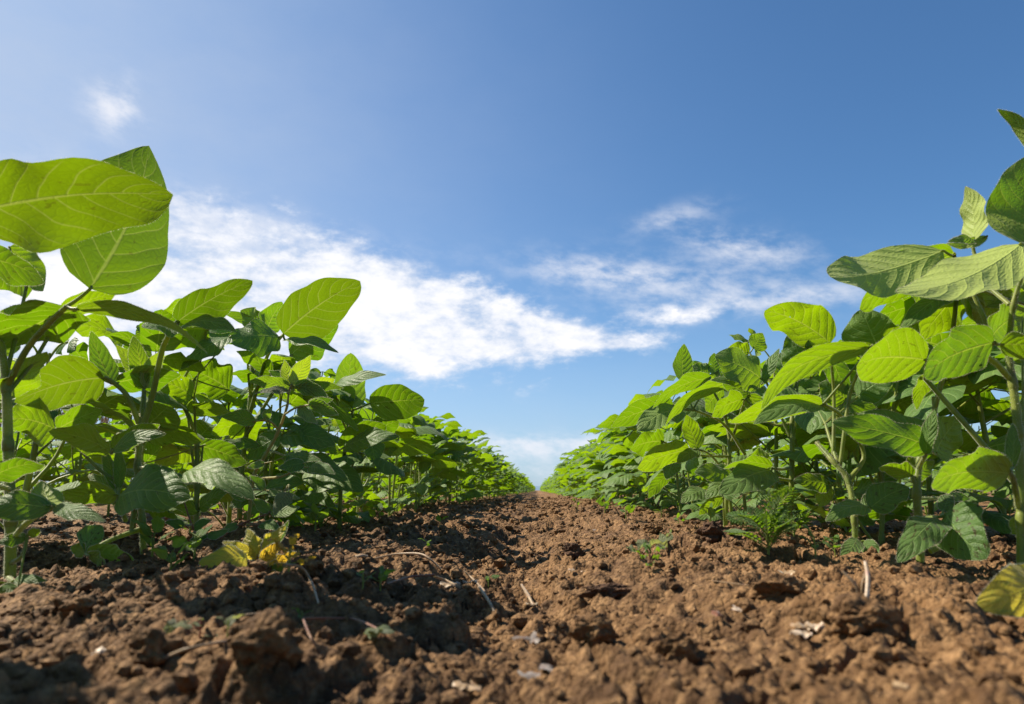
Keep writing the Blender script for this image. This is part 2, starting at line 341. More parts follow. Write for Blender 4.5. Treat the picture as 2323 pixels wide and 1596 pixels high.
def soil_mat(name, dark, mid_, light):
    m, nt, out = mat(name)
    tcx = nt.nodes.new('ShaderNodeTexCoord'); g = tcx.outputs['Object']
    a = N(nt, 'ShaderNodeTexNoise', i_Scale=9.0, i_Detail=6.0, i_Roughness=0.6); nt.links.new(g, a.inputs['Vector'])
    b = N(nt, 'ShaderNodeTexNoise', i_Scale=120.0, i_Detail=6.0, i_Roughness=0.7); nt.links.new(g, b.inputs['Vector'])
    a2 = N(nt, 'ShaderNodeTexNoise', i_Scale=2.3, i_Detail=3.0); nt.links.new(g, a2.inputs['Vector'])
    c = MIX(nt, SS(nt, M(nt, 'ADD', M(nt, 'MULTIPLY', a.outputs[0], 0.6), M(nt, 'MULTIPLY', a2.outputs[0], 0.4)), 0.38, 0.62), dark, mid_)
    c = MIX(nt, M(nt, 'MULTIPLY', SS(nt, b.outputs[0], 0.42, 0.70), 0.75), c, light)
    bs = nt.nodes.new('ShaderNodeBsdfPrincipled'); nt.links.new(c, bs.inputs['Base Color'])
    bs.inputs['Roughness'].default_value = 0.85; bs.inputs['Specular IOR Level'].default_value = 0.25
    v = N(nt, 'ShaderNodeTexVoronoi', i_Scale=330.0); nt.links.new(g, v.inputs['Vector'])
    v2 = N(nt, 'ShaderNodeTexNoise', i_Scale=420.0, i_Detail=5.0, i_Roughness=0.75); nt.links.new(g, v2.inputs['Vector'])
    b1 = nt.nodes.new('ShaderNodeBump'); b1.inputs['Strength'].default_value = 1.0; b1.inputs['Distance'].default_value = 0.0022
    nt.links.new(M(nt, 'SUBTRACT', 1.0, v.outputs[0]), b1.inputs['Height'])
    b2 = nt.nodes.new('ShaderNodeBump'); b2.inputs['Strength'].default_value = 0.8; b2.inputs['Distance'].default_value = 0.0016
    nt.links.new(v2.outputs[0], b2.inputs['Height']); nt.links.new(b1.outputs[0], b2.inputs['Normal'])
    nt.links.new(b2.outputs[0], bs.inputs['Normal']); nt.links.new(bs.outputs[0], out.inputs[0])
    return m
SOIL = soil_mat('soil', (0.066, 0.032, 0.012), (0.155, 0.080, 0.030), (0.33, 0.192, 0.086))
SOILD = soil_mat('dark_soil', (0.05, 0.025, 0.013), (0.085, 0.042, 0.022), (0.15, 0.08, 0.04))
# ------------------------------------------------------------------ ground
ROWX = 0.355
def ground(x, y, cell=None):
    """height of the tilled soil; octaves finer than the local cell are faded out"""
    x = np.asarray(x, float); y = np.asarray(y, float)
    c = np.zeros_like(x) if cell is None else cell
    def fd(lam): return np.clip((lam/(np.maximum(c, 1e-6)*2.2))-0.4, 0, 1)
    wx = x + 0.012*gn(x*14, y*14, 3); wy = y + 0.012*gn(x*14, y*14, 4)
    z = 0.013*gn(x*2.6, y*1.7, 1)*fd(0.4)
    z += 0.010*np.exp(-((x-0.17)/0.11)**2) - 0.012*np.exp(-((x+0.03)/0.07)**2)
    z += 0.010*gn(wx*9, wy*9, 2)*fd(0.11)
    crumb = 0.5+0.5*np.clip(gn(x*5, y*5, 21)*2.2 - 0.9*np.clip((x-0.02)/0.25, -0.6, 0.7), -1, 1)   # crumbly left, crusted right
    f1, f2, h = worley(wx*17, wy*17, 31)
    z += 0.017*(np.sqrt(np.clip(1-f1*f1*1.3, 0, 1))*(0.25+0.75*h)*(h > 0.35) - 0.25)*fd(0.06)*(0.25+0.75*crumb)
    f1, f2, h = worley(wx*38+3.3, wy*38, 32)
    z += 0.0115*(np.sqrt(np.clip(1-f1*f1*1.4, 0, 1))*(0.2+0.8*h) - 0.4)*fd(0.026)*(0.22+0.78*crumb)
    f1, f2, h = worley(wx*85, wy*85+1.7, 33)
    z += 0.0078*(np.sqrt(np.clip(1-f1*f1*1.4, 0, 1))*(0.3+0.7*h) - 0.4)*fd(0.012)*(0.4+0.6*crumb)
    f1, f2, h = worley(x*190, y*190, 34)
    z += 0.0034*(np.sqrt(np.clip(1-f1*f1*1.3, 0, 1)) - 0.4)*fd(0.0055)
    f1, f2, h = worley(wx*8.5+0.15*gn(x*30, y*30, 8), wy*8.5+0.4, 41)      # shrinkage cracks in the crust
    z -= 0.014*np.clip(1-(f2-f1)/0.07, 0, 1)*fd(0.06)*(1-crumb)
    z += 0.004*gn(wx*32, wy*32, 51)*fd(0.03)
    z += 0.0066*(0.35-np.abs(gn(wx*55, wy*55, 61)))*fd(0.018) + 0.0046*(0.35-np.abs(gn(x*115, y*115, 62)))*fd(0.009) + 0.0022*gn(x*230, y*230, 63)*fd(0.0045)
    return z
def gz(x, y): return float(ground(np.array([x]), np.array([y]))[0])
def axis(mid_, m1, d1, m2, d2, g, m3):
    a = [0.0]
    while a[-1] < m1: a.append(a[-1]+d1)
    while a[-1] < m2: a.append(a[-1]+d2)
    s = d2
    while a[-1] < m3: s *= g; a.append(a[-1]+s)
    while a[-1] < 6000: s *= 1.5; a.append(a[-1]+s)
    a = np.array(a); return np.concatenate([-a[:0:-1], a])+mid_
XS = axis(0.0, 0.24, 0.0016, 0.55, 0.0027, 1.035, 9.0)
ys = [-6000, -1500, -400, -100, -25, -8, -4, -2.5, -1.6, -1.1, -0.8, -0.6]
while ys[-1] < 0.12: ys.append(ys[-1]+0.012)
while ys[-1] < 30: ys.append(ys[-1]*1.0068)
while ys[-1] < 6000: ys.append(ys[-1]*1.25)
YS = np.array(ys)
GX, GY = np.meshgrid(XS, YS)
cx = np.gradient(XS)[None, :]*np.ones_like(GX); cy = np.gradient(YS)[:, None]*np.ones_like(GX)
GZ = ground(GX.ravel(), GY.ravel(), np.minimum(cx, cy*0.7).ravel()*0.5+np.maximum(cx, cy).ravel()*0.5).reshape(GX.shape)
nx, ny = len(XS), len(YS)
ii, jj = np.meshgrid(np.arange(ny-1), np.arange(nx-1), indexing='ij')
q = np.stack([ii*nx+jj, ii*nx+jj+1, (ii+1)*nx+jj+1, (ii+1)*nx+jj], -1).reshape(-1, 4)
mb = MB(); mb.add(np.stack([GX, GY, GZ], -1).reshape(-1, 3), q)
g = mb.build('ground', SOIL); tag(g, 'brown tilled crumbly soil between the soybean rows', kind='structure')
print('ground', nx, ny, nx*ny)

def hit(x, y):
    """where the line of sight meets the soil"""
    d = ray(x, y); t = np.concatenate([np.linspace(0.12, 1.2, 700), np.linspace(1.2, 6, 900)])/d.y
    px = d.x*t; py = d.y*t; pz = CH+d.z*t
    k = np.argmax(pz <= ground(px, py)) or len(t)-1
    return Vector((px[k], py[k], float(ground(px[k:k+1], py[k:k+1])[0])))

# crumbs
def ico(sub=1):
    import bmesh
    bm = bmesh.new(); bmesh.ops.create_icosphere(bm, subdivisions=sub, radius=1.0)
    v = np.array([p.co[:] for p in bm.verts]); f = np.array([[p.index for p in q.verts] for q in bm.faces]); bm.free(); return v, f
def lump(v, seed, amp=0.28):
    r = np.ones(len(v))
    for k, (sc, am) in enumerate(((1.3, 1.0), (2.9, 0.55), (6.1, 0.25))):
        r += amp*am*(gn(v[:, 0]*sc+5*seed, v[:, 1]*sc+v[:, 2]*sc*0.77, seed+k) + gn(v[:, 2]*sc, v[:, 0]*sc*0.6+v[:, 1]*sc, seed+9+k))*0.8
    return v*r[:, None]
iv, jf = ico(1)
rg = np.random.default_rng(5)
temps = [lump(iv, s, 0.34)*np.array([1, 0.85, 0.7]) for s in range(12)]
n = 34000
cy_ = 0.2*np.exp(rg.uniform(0, 1, n)**0.9*math.log(5.0/0.2)); cx_ = rg.uniform(-1, 1, n)*(0.28+0.62*cy_); cx_ = np.where(np.abs(cx_) > 1.3, rg.uniform(-0.4, 0.4, n), cx_)
dens = 0.5+0.5*np.clip(gn(cx_*5, cy_*5, 21)*2.2 - 0.9*np.clip((cx_-0.02)/0.25, -0.6, 0.7), -1, 1)
keep = rg.uniform(0, 1, n) < 0.28+0.72*dens; cx_, cy_ = cx_[keep], cy_[keep]; n = len(cx_)
sz = np.clip(0.0014*np.exp(rg.normal(0.3, 0.62, n)), 0.001, 0.0075)*np.clip(0.65+0.5*cy_, 0.75, 1.6)
cz_ = ground(cx_, cy_)+sz*0.25
mb = MB()
for k in range(12):
    s = np.where(np.arange(n) % 12 == k)[0]
    a = rg.uniform(0, 6.28, len(s)); ca, sa = np.cos(a)[:, None], np.sin(a)[:, None]; T = temps[k][None]
    vx = T[..., 0]*ca-T[..., 1]*sa; vy = T[..., 0]*sa+T[..., 1]*ca; vz = np.repeat(T[..., 2], len(s), 0)
    v = np.stack([vx, vy, vz], -1)*sz[s][:, None, None] + np.stack([cx_[s], cy_[s], cz_[s]], -1)[:, None]
    f = jf[None]+(np.arange(len(s))*len(iv))[:, None, None]
    mb.add(v.reshape(-1, 3), f.reshape(-1, 3))
o = mb.build('soil_crumbs', SOIL, smooth=False); tag(o, 'loose brown soil crumbs scattered over the tilled ground', kind='stuff')

# larger clods one can single out
def clod(x, y, rx, ry, rz, seed, label, m=None, sink=0.35):
    rx *= .78; ry *= .78; rz *= .8
    p = hit(x, y); v, f = ico(5)
    v = lump(v, seed, 0.42)
    f1, f2, h = worley(v[:, 0]*3.5+v[:, 2]*2+seed, v[:, 1]*3.5+v[:, 2]*1.3, seed)
    v *= (1+0.22*(np.sqrt(np.clip(1-f1*f1*1.2, 0, 1))-0.5))[:, None]
    f1, f2, h = worley(v[:, 0]*9+v[:, 2]*4+seed, v[:, 1]*9+v[:, 2]*3, seed+2)
    v *= (1+0.11*(np.sqrt(np.clip(1-f1*f1*1.2, 0, 1))-0.5))[:, None]
    v = v*np.array([rx, ry, rz])
    mb = MB(); mb.add(v, f); o = mb.build('soil_clod', m or SOIL, loc=p+Vector((0, 0, rz*(1-2*sink))))
    tag(o, label, 'clod', 'clods lying on the soil'); return o
clod(600, 1480, 0.012, 0.010, 0.009, 1, 'rounded soil clod with a lit top among the leaf shadows at lower left')
clod(345, 1500, 0.010, 0.009, 0.007, 2, 'small soil clod left of the large rounded one in the shade')
clod(1385, 1350, 0.016, 0.007, 0.005, 3, 'dark flat slab of soil tilted in the sunlit middle of the furrow', SOILD, 0.3)
clod(1300, 1262, 0.013, 0.009, 0.009, 4, 'dark upright clod in the furrow behind the flat slab', SOILD)
clod(1620, 1222, 0.014, 0.010, 0.010, 5, 'dark angular clod at the foot of the right row', SOILD)
clod(1345, 1440, 0.009, 0.007, 0.007, 6, 'crumbly clod just in front of the flat dark slab')
clod(1540, 1490, 0.0075, 0.006, 0.006, 7, 'blurred clod in the near middle of the soil')
clod(1770, 1345, 0.014, 0.011, 0.007, 8, 'low crusted clod in the sun left of the white stick')
clod(700, 1310, 0.010, 0.008, 0.007, 9, 'clod beside the yellowing weed on its right side')
clod(180, 1390, 0.011, 0.009, 0.007, 10, 'clod in deep shade at the foot of the leftmost plant')
clod(1480, 1205, 0.013, 0.010, 0.008, 12, 'pale clod at the left edge of the right row')
clod(1960, 1430, 0.013, 0.010, 0.008, 13, 'broad low clod in front of the white stick')
# far hills
mb = MB(); xs = np.linspace(-5200, 5200, 220); zt = 25+9*gn(xs/900, xs*0, 71)+3*gn(xs/200, xs*0, 72)
prof = [(0, -2.0), (300, 0.55), (700, 1.0), (1400, 0.8), (2200, -0.2)]
V = np.array([[(x, 3400+dy, zt[i]*s) for dy, s in prof] for i, x in enumerate(xs)]).reshape(-1, 3)
qq = [[i*5+j, (i+1)*5+j, (i+1)*5+j+1, i*5+j+1] for i in range(219) for j in range(4)]
mb.add(V, qq)
HM, hn, ho = mat('far_hills'); b_ = N(hn, 'ShaderNodeBsdfPrincipled', i_Roughness=0.9); b_.inputs['Base Color'].default_value = (0.10, 0.17, 0.25, 1); hn.links.new(b_.outputs[0], ho.inputs[0])  # blue of distance haze put into the hills' base colour
tag(mb.build('hills', HM), 'low haze-blue hills on the horizon at the end of the rows', kind='structure')
# ------------------------------------------------------------------ leaf and plant builders
def leaf_surface(mb, B, T, n, W, arch=0.08, fold=0.12, wave=0.05, nu=16, nv=10, m=0, hairm=None, ph=0.0, prof=(0.52, 0.86), tipc=0.0, curl=0.0, nh=0):
    """one leaflet from base B to tip T; n = direction its top face looks; W = true width"""
    B = np.array(B, float); T = np.array(T, float); a = T-B; L = np.linalg.norm(a); a = a/L
    n = np.array(n, float); n = n-a*n.dot(a); n /= np.linalg.norm(n); w = np.cross(n, a)
    t = np.linspace(0, 1, nu+1); t = t*0.75+0.25*(0.5-0.5*np.cos(np.pi*t))
    pa, pb = prof; mx = (pa/(pa+pb))**pa*(pb/(pa+pb))**pb
    f = np.clip(t, 1e-6, 1)**pa*np.clip(1-t, 0, 1)**pb/mx
    s = np.linspace(-1, 1, nv+1)
    tt, ss = np.meshgrid(t, s, indexing='ij'); ff = np.repeat(f[:, None], nv+1, 1)
    asym = 1+0.10*np.sin(ph*3.1)*np.sign(ss)+0.05*np.sin(tt*9+ph*20+ss*1.5)+0.035*np.sin(tt*17+ph*31-ss*2)
    y = ss*ff*W/2*asym
    z = arch*L*4*tt*(1-tt) - tipc*L*tt**3 + tipc*L*tt
    z = z - fold*np.abs(y)*(1-0.4*np.abs(ss)) - curl*W*(np.abs(ss)**2.5)*ff*0.5
    z = z + wave*W*(np.abs(ss)**1.6)*np.sin(2*np.pi*(tt*1.7+ph)+(ss > 0)*2.1)*ff + wave*0.35*W*np.sin(2*np.pi*(tt*3.1+ph*1.7)+ss*2)*np.abs(ss)*ff
    vph = (tt-0.26*np.abs(ss)**1.25+0.03*np.sign(ss))*7.5
    z = z + 0.010*W*np.abs(np.sin(np.pi*vph))*ff*np.clip(np.abs(ss)*4, 0, 1)
    x = tt*L + 0.02*L*np.sin(ph*7+tt*3)*ss*0
    bend = 0.03*L*np.sin(ph*5)*np.sin(np.pi*tt)
    pos = B + a*x[..., None] + w*(y+bend)[..., None] + n*z[..., None]
    V = pos.reshape(-1, 3); k = nv+1
    i, j = np.meshgrid(np.arange(nu), np.arange(nv), indexing='ij')
    q = np.stack([i*k+j, (i+1)*k+j, (i+1)*k+j+1, i*k+j+1], -1).reshape(-1, 4)
    mb.add(V, q, np.stack([tt, ss*0.5+0.5], -1).reshape(-1, 2), m)
    if hairm is not None and nh:
        for e, sg in ((0, -1), (nv, 1)):
            kk = RNG.integers(0, nu, nh); u = RNG.uniform(0, 1, nh)[:, None]
            p = pos[kk, e]*(1-u)+pos[kk+1, e]*u
            hairs(mb, p, np.repeat((w*sg)[None], nh, 0), 0.0013, 0.00007, hairm, 0.6)
    return pos[nu//2, nv//2]

def face_dir(B, T, r):
    """direction (towards the camera side) of the visible face, turned by r degrees towards (+) or away from (-) the sun"""
    mid_ = (B+T)/2; a = (T-B).normalized(); v = (Vector((0, 0, CH))-mid_).normalized()
    n0 = (v-a*v.dot(a)).normalized(); up = a.cross(n0).normalized()
    if up.dot(SUN) < 0: up = -up
    r = math.radians(r); return n0*math.cos(r)+up*math.sin(r)

def hero_leaflet(d, leafo, base, mat_):
    bx, by, bY, tx, ty, tY, Wp, r = d[:8]; o = dict(arch=0.09, fold=0.15, wave=0.085)
    if len(d) > 8: o.update(d[8])
    B = P(bx, by, bY); T = P(tx, ty, tY); n = face_dir(B, T, r)
    side = o.pop('side', None)
    top = n.z > 0 if side is None else side == 't'
    if o.pop('flip', False): top = not top
    tn = n if top else -n
    W = Wp/FPX*((bY+tY)/2)/max(0.42, math.cos(math.radians(r)))
    m_ = o.pop('mat', mat_)
    if 'prof' in o: o['prof'] = (o['prof'][0], max(o['prof'][1], 0.70))
    mb = MB(); leaf_surface(mb, B, T, tn, W, nu=24, nv=14, hairm=1, nh=320, ph=(bx*0.013+ty*0.007) % 1, **o)
    return mb.build('leaflet', [m_, HAIR], leafo, origin=base)

def hero_plant(name, label, stem, leaves, extra=(), group='soybean plants in the nearest part of the rows', mat_=None, cat='plant', stem_m=None, nh=3200):
    """stem = [(x,y,Y,radius mm)...] bottom to top; leaves = [(petiole points, [leaflets])]"""
    mat_ = mat_ or LEAF
    pts = [P(x, y, Y) for x, y, Y, r in stem]; rad = [r*0.00078 for *_, r in stem]
    g0 = gz(pts[0].x, pts[0].y)
    if pts[0].z > g0-0.006: pts.insert(0, Vector((pts[0].x+(pts[0].x-pts[1].x)*0.1, pts[0].y, g0-0.012))); rad.insert(0, rad[0]*1.12)
    base = Vector((pts[0].x, pts[0].y, g0))
    root = empty(name, base); tag(root, label, cat, group)
    mb = MB(); C, R, T, U, V = tube(mb, pts, rad, 12, 8)
    for k in range(1, len(pts)-1):      # swollen nodes
        i = k*8; c = C[i]
        tube(mb, [c-T[i]*0.006, c-T[i]*0.002, c+T[i]*0.003, c+T[i]*0.008], [R[i]*0.9, R[i]*1.22, R[i]*1.2, R[i]*0.85], 12, 3)
    tube_hairs(mb, C, R, U, V, nh)
    mb.build('stem', [stem_m or STEM, HAIR], root, origin=base)
    for pet, fl in leaves:
        pr = pet[0] if isinstance(pet[0], (int, float)) else None
        pp = [P(*q) for q in (pet[1:] if pr else pet)]; r0 = (pr or 1.5)*0.001
        if len(pp) == 1:                 # petiole springs from the nearest fitting point of the stem
            nd = pp[0]; cand = [Vector(c) for c in C if c[2] < nd.z-0.015] or [Vector(C[len(C)//2])]
            st = min(cand, key=lambda c: abs((c-nd).length-0.09))
            mid_ = (st+nd)/2+Vector((0, 0, -0.008)); pp = [st, mid_, nd]
        lm = MB(); n_ = len(pp)
        c2, r2, t2, u2, v2 = tube(lm, pp, [r0*(1.25-0.4*k/(n_-1)) for k in range(n_)], 8, 6)
        tube_hairs(lm, c2, r2, u2, v2, 260, 0.0014)
        end = pp[-1]
        for d in fl:
            Bp = P(d[0], d[1], d[2])
            if (Bp-end).length > 0.002:
                q1 = Bp+(P(*d[3:6])-Bp).normalized()*0.003
                tube(lm, [end-(Bp-end)*0.05, (end+Bp)/2+Vector((0, 0, -0.001)), Bp, q1], [r0*0.75, r0*0.6, r0*0.6, r0*0.4], 6, 3)
        leafo = lm.build('leaf', [stem_m or STEM, HAIR], root, origin=base)
        for d in fl: hero_leaflet(d, leafo, base, mat_)
    return root

# ---- generic soybean plants, grown by rule
def soy(seed, H=0.38, low=False, nu=8, nv=6, spread=1.0, drop=0.30):
    """returns stem MB and list of leaf MBs (petiole + three leaflets), base at origin, leaves turned to the sun"""
    rg = random.Random(seed); lean = Vector((rg.uniform(-0.06, 0.06), rg.uniform(-0.06, 0.06), 1))
    sp = [Vector((lean.x*h*H, lean.y*h*H, h*H))+Vector((rg.uniform(-1, 1), rg.uniform(-1, 1), 0))*0.004 for h in (0, 0.25, 0.5, 0.75, 0.95)]
    sp[0] = Vector((0, 0, -0.015))
    st = MB(); tube(st, sp, [0.0040, 0.0037, 0.0032, 0.0024, 0.0014], 7, 3)
    if rg.random() < 0.6:
        a = rg.uniform(0, 6.28); e = sp[1]+Vector((math.cos(a)*0.06, math.sin(a)*0.06, H*0.45))
        tube(st, [sp[1], sp[1]*0.6+e*0.4+Vector((math.cos(a), math.sin(a), 0))*0.012, e], [0.0026, 0.0022, 0.0012], 6, 3); tips = [e]
    else: tips = []
    out = []; az0 = rg.uniform(0, math.pi); S = np.array(SUN)
    nodes = [0.05, 0.09]+[(0.13+0.83*k/9.0) for k in range(10)]
    plan = []
    for k, h in enumerate(nodes):
        i = min(3, int(h*4)); f = h*4-i; o = sp[i].lerp(sp[i+1], min(1, f))
        plan.append((o, az0+math.pi*k+rg.uniform(-0.8, 0.8), h))
    for e in tips: plan += [(e*0.75, rg.uniform(0, 6.28), 0.55), (e, rg.uniform(0, 6.28), 0.8)]
    for o, a, h in plan:
        if h < 0.85 and rg.random() < drop: continue
        pl = (0.060+0.095*math.sin(math.pi*min(1, h*0.95+0.1)))*rg.uniform(0.75, 1.15)*spread
        elv = math.radians(rg.uniform(18, 50) if h < 0.75 else rg.uniform(40, 70))
        dv = Vector((math.cos(a)*math.cos(elv), math.sin(a)*math.cos(elv), math.sin(elv)))
        nd = o+dv*pl*H/0.38+Vector((0, 0, -0.01*rg.random())); hz = Vector((math.cos(a), math.sin(a), 0))
        mb = MB(); tube(mb, [o, (o+nd)/2+Vector((0, 0, 0.006)), nd], [0.0016, 0.0013, 0.001], 5, 3, m=1)
        size = (0.058+0.048*math.sin(math.pi*min(1, h*0.9+0.05)))*rg.uniform(0.8, 1.15)*(H/0.38)**0.4
        if h > 0.9: size *= 0.6
        for which in (0, 1, -1):
            da = a+which*rg.uniform(1.1, 1.7); d = Vector((math.cos(da), math.sin(da), 0))
            tn = np.array([0, 0, 0.75])+S*rg.uniform(0.1, 1.0)+np.array([rg.gauss(0, 0.33), rg.gauss(0, 0.33), rg.gauss(0, 0.2)])
            if h > 0.9: tn = np.array(hz)*-0.8+np.array([rg.gauss(0, 0.5), rg.gauss(0, 0.5), 0.4])
            tn /= np.linalg.norm(tn)
            ax = np.array(d)+np.array([0, 0, rg.uniform(-0.75, 0.15)]); ax = ax-tn*ax.dot(tn)*0.9; ax /= np.linalg.norm(ax)
            off = 0.014 if which == 0 else 0.003; Bp = np.array(nd)+ax*off; l = size*(1.1 if which == 0 else 0.95)*rg.uniform(0.85, 1.1)
            tube(mb, [nd, Vector(Bp)+Vector(ax)*0.004], [0.0009, 0.0008], 4, 2, m=1)
            leaf_surface(mb, Bp, Bp+ax*l, tn, l*rg.uniform(0.56, 0.70), arch=rg.uniform(0.0, 0.12), fold=rg.uniform(-0.1, 0.35), wave=rg.uniform(0.02, 0.15), curl=rg.uniform(-.05, .35), tipc=rg.uniform(0, .35), nu=nu, nv=nv, m=0, ph=rg.random())
        out.append(mb)
    return st, out
def proto(seed, H, **k):
    st, lv = soy(seed, H, **k)
    return st.mesh('stem', STEM), [b.mesh('leaf', [LEAFY if i == len(lv)-1 and seed % 3 == 0 else LEAF, STEM]) for i, b in enumerate(lv)]
PROTO = [proto(100+s, H) for s, H in enumerate((0.27, 0.31, 0.25, 0.33, 0.28, 0.26, 0.30, 0.24, 0.32, 0.29, 0.36, 0.38, 0.35))]
LOW = [proto(300+s, 0.22) for s in range(3)]
def place(pr, x, y, rz, s, label, group, tilt=(0, 0)):
    root = empty('soybean_plant', (x, y, gz(x, y))); root.rotation_euler = (tilt[0], tilt[1], rz); root.scale = (s, s, s)
    tag(root, label, 'plant', group)
    o = bpy.data.objects.new('stem', pr[0]); o.parent = root; COL.objects.link(o)
    for me in pr[1]:
        o = bpy.data.objects.new('leaf', me); o.parent = root; COL.objects.link(o)
    return root
# two-part plants for farther away
def joined(seed, H, nu, nv):
    st, lv = soy(seed, H, nu=nu, nv=nv); f = MB()
    for b in lv:
        for v, fa, uv, m in zip(b.v, b.f, b.uv, b.m): pass
        off = f.n
        for v in b.v: f.v.append(v)
        for fa in b.f: f.f.append(fa+off)
        f.uv += b.uv; f.m += b.m; f.n += b.n
    return st, f
FAR = []
for s in range(8):
    st, f = joined(500+s, (0.31, 0.35, 0.28, 0.36, 0.32, 0.30, 0.34, 0.27)[s], 4, 4)
    FAR.append((st.mesh('stem', STEM), [f.mesh('foliage', [LEAF, STEM])]))
def place_far(pr, x, y, rz, s, label, group):
    root = empty('soybean_plant', (x, y, gz(x, y))); root.rotation_euler = (0, 0, rz); root.scale = (s, s, s); tag(root, label, 'plant', group)
    for nm, me in (('stem', pr[0]), ('foliage', pr[1][0])):
        o = bpy.data.objects.new(nm, me); o.parent = root; COL.objects.link(o)
# ------------------------------------------------------------------ the nearest plants, leaf by leaf
# leaflet = (base x, y, Y,  tip x, y, Y,  visible width, turn towards the sun, options)
D = dict
hero_plant('soybean_plant', 'tall soybean plant at the left edge whose huge backlit leaves rise against the sky',
 [(22, 1345, .53, 5.2), (24, 1180, .53, 5.0), (18, 1010, .53, 4.6), (14, 880, .53, 4.2), (2, 790, .53, 3.4), (-30, 700, .54, 2.6)],
 [([2.3, (16, 875, .53), (62, 790, .52), (112, 732, .51), (152, 694, .505)],
   [(204, 655, .505, 338, 330, .55, 235, -22, D(mat=LEAFD, arch=.05, fold=.1, wave=.03, curl=.1)),
    (172, 700, .50, 470, 800, .47, 30, -62, D(wave=.05, arch=.1, side='u')),
    (172, 702, .52, -5, 795, .54, 118, -48, D(side='u'))]),
  ([3.6, (10, 800, .50), (60, 700, .46), (150, 690, .47), (128, 640, .47), (72, 568, .46)][0:1] + [(-40, 760, .50), (-60, 620, .48), (-60, 560, .475)],
   [(-95, 488, .43, 393, 441, .43, 212, -24, D(mat=LEAFD, arch=.04, fold=.12, wave=.12, curl=.12, prof=(.5, .62))),
    (-60, 580, .50, 100, 640, .50, 75, -45, D(side='u', wave=.04))]),
  ([(62, 640, .55)], [(20, 560, .55, 98, 660, .55, 70, -35, D(side='u')), (60, 640, .57, -60, 640, .58, 90, -40, D(side='u'))]),
  ([(150, 690, .56)], [(140, 705, .56, 262, 664, .56, 52, -35, D(side='u', wave=.03))]),
  ([(20, 880, .55)], [(24, 905, .545, 106, 797, .54, 60, -58, D(side='u')), (5, 800, .54, 50, 690, .56, 60, -50, D(side='u'))]),
  ([1.8, (22, 1110, .53), (-10, 1100, .50)], [(-30, 1088, .49, 101, 1055, .48, 48, -45, D(side='u')), (-20, 1170, .47, -130, 1150, .46, 60, 30)]),
  ([1.9, (20, 1235, .53), (60, 1185, .50), (118, 1153, .475)],
   [(116, 1152, .475, -60, 1148, .46, 62, 28, D(side='t', arch=.12)), (124, 1150, .475, 238, 1183, .46, 36, 30, D(side='t')),
    (122, 1146, .475, 95, 1090, .50, 55, -40, D(side='u'))]),
  ([1.4, (20, 1280, .53), (50, 1260, .52), (62, 1215, .52)], [(60, 1215, .52, -5, 1232, .51, 28, 30), (64, 1214, .52, 90, 1200, .52, 20, -20), (40, 1330, .5, -10, 1350, .48, 24, 30)]),
  ([1.2, (18, 1310, .52), (30, 1318, .51)], [(30, 1318, .51, 106, 1318, .50, 22, 20), (-2, 1320, .50, -60, 1340, .49, 60, 20, D(mat=LEAFS))]),
 ], nh=2600)

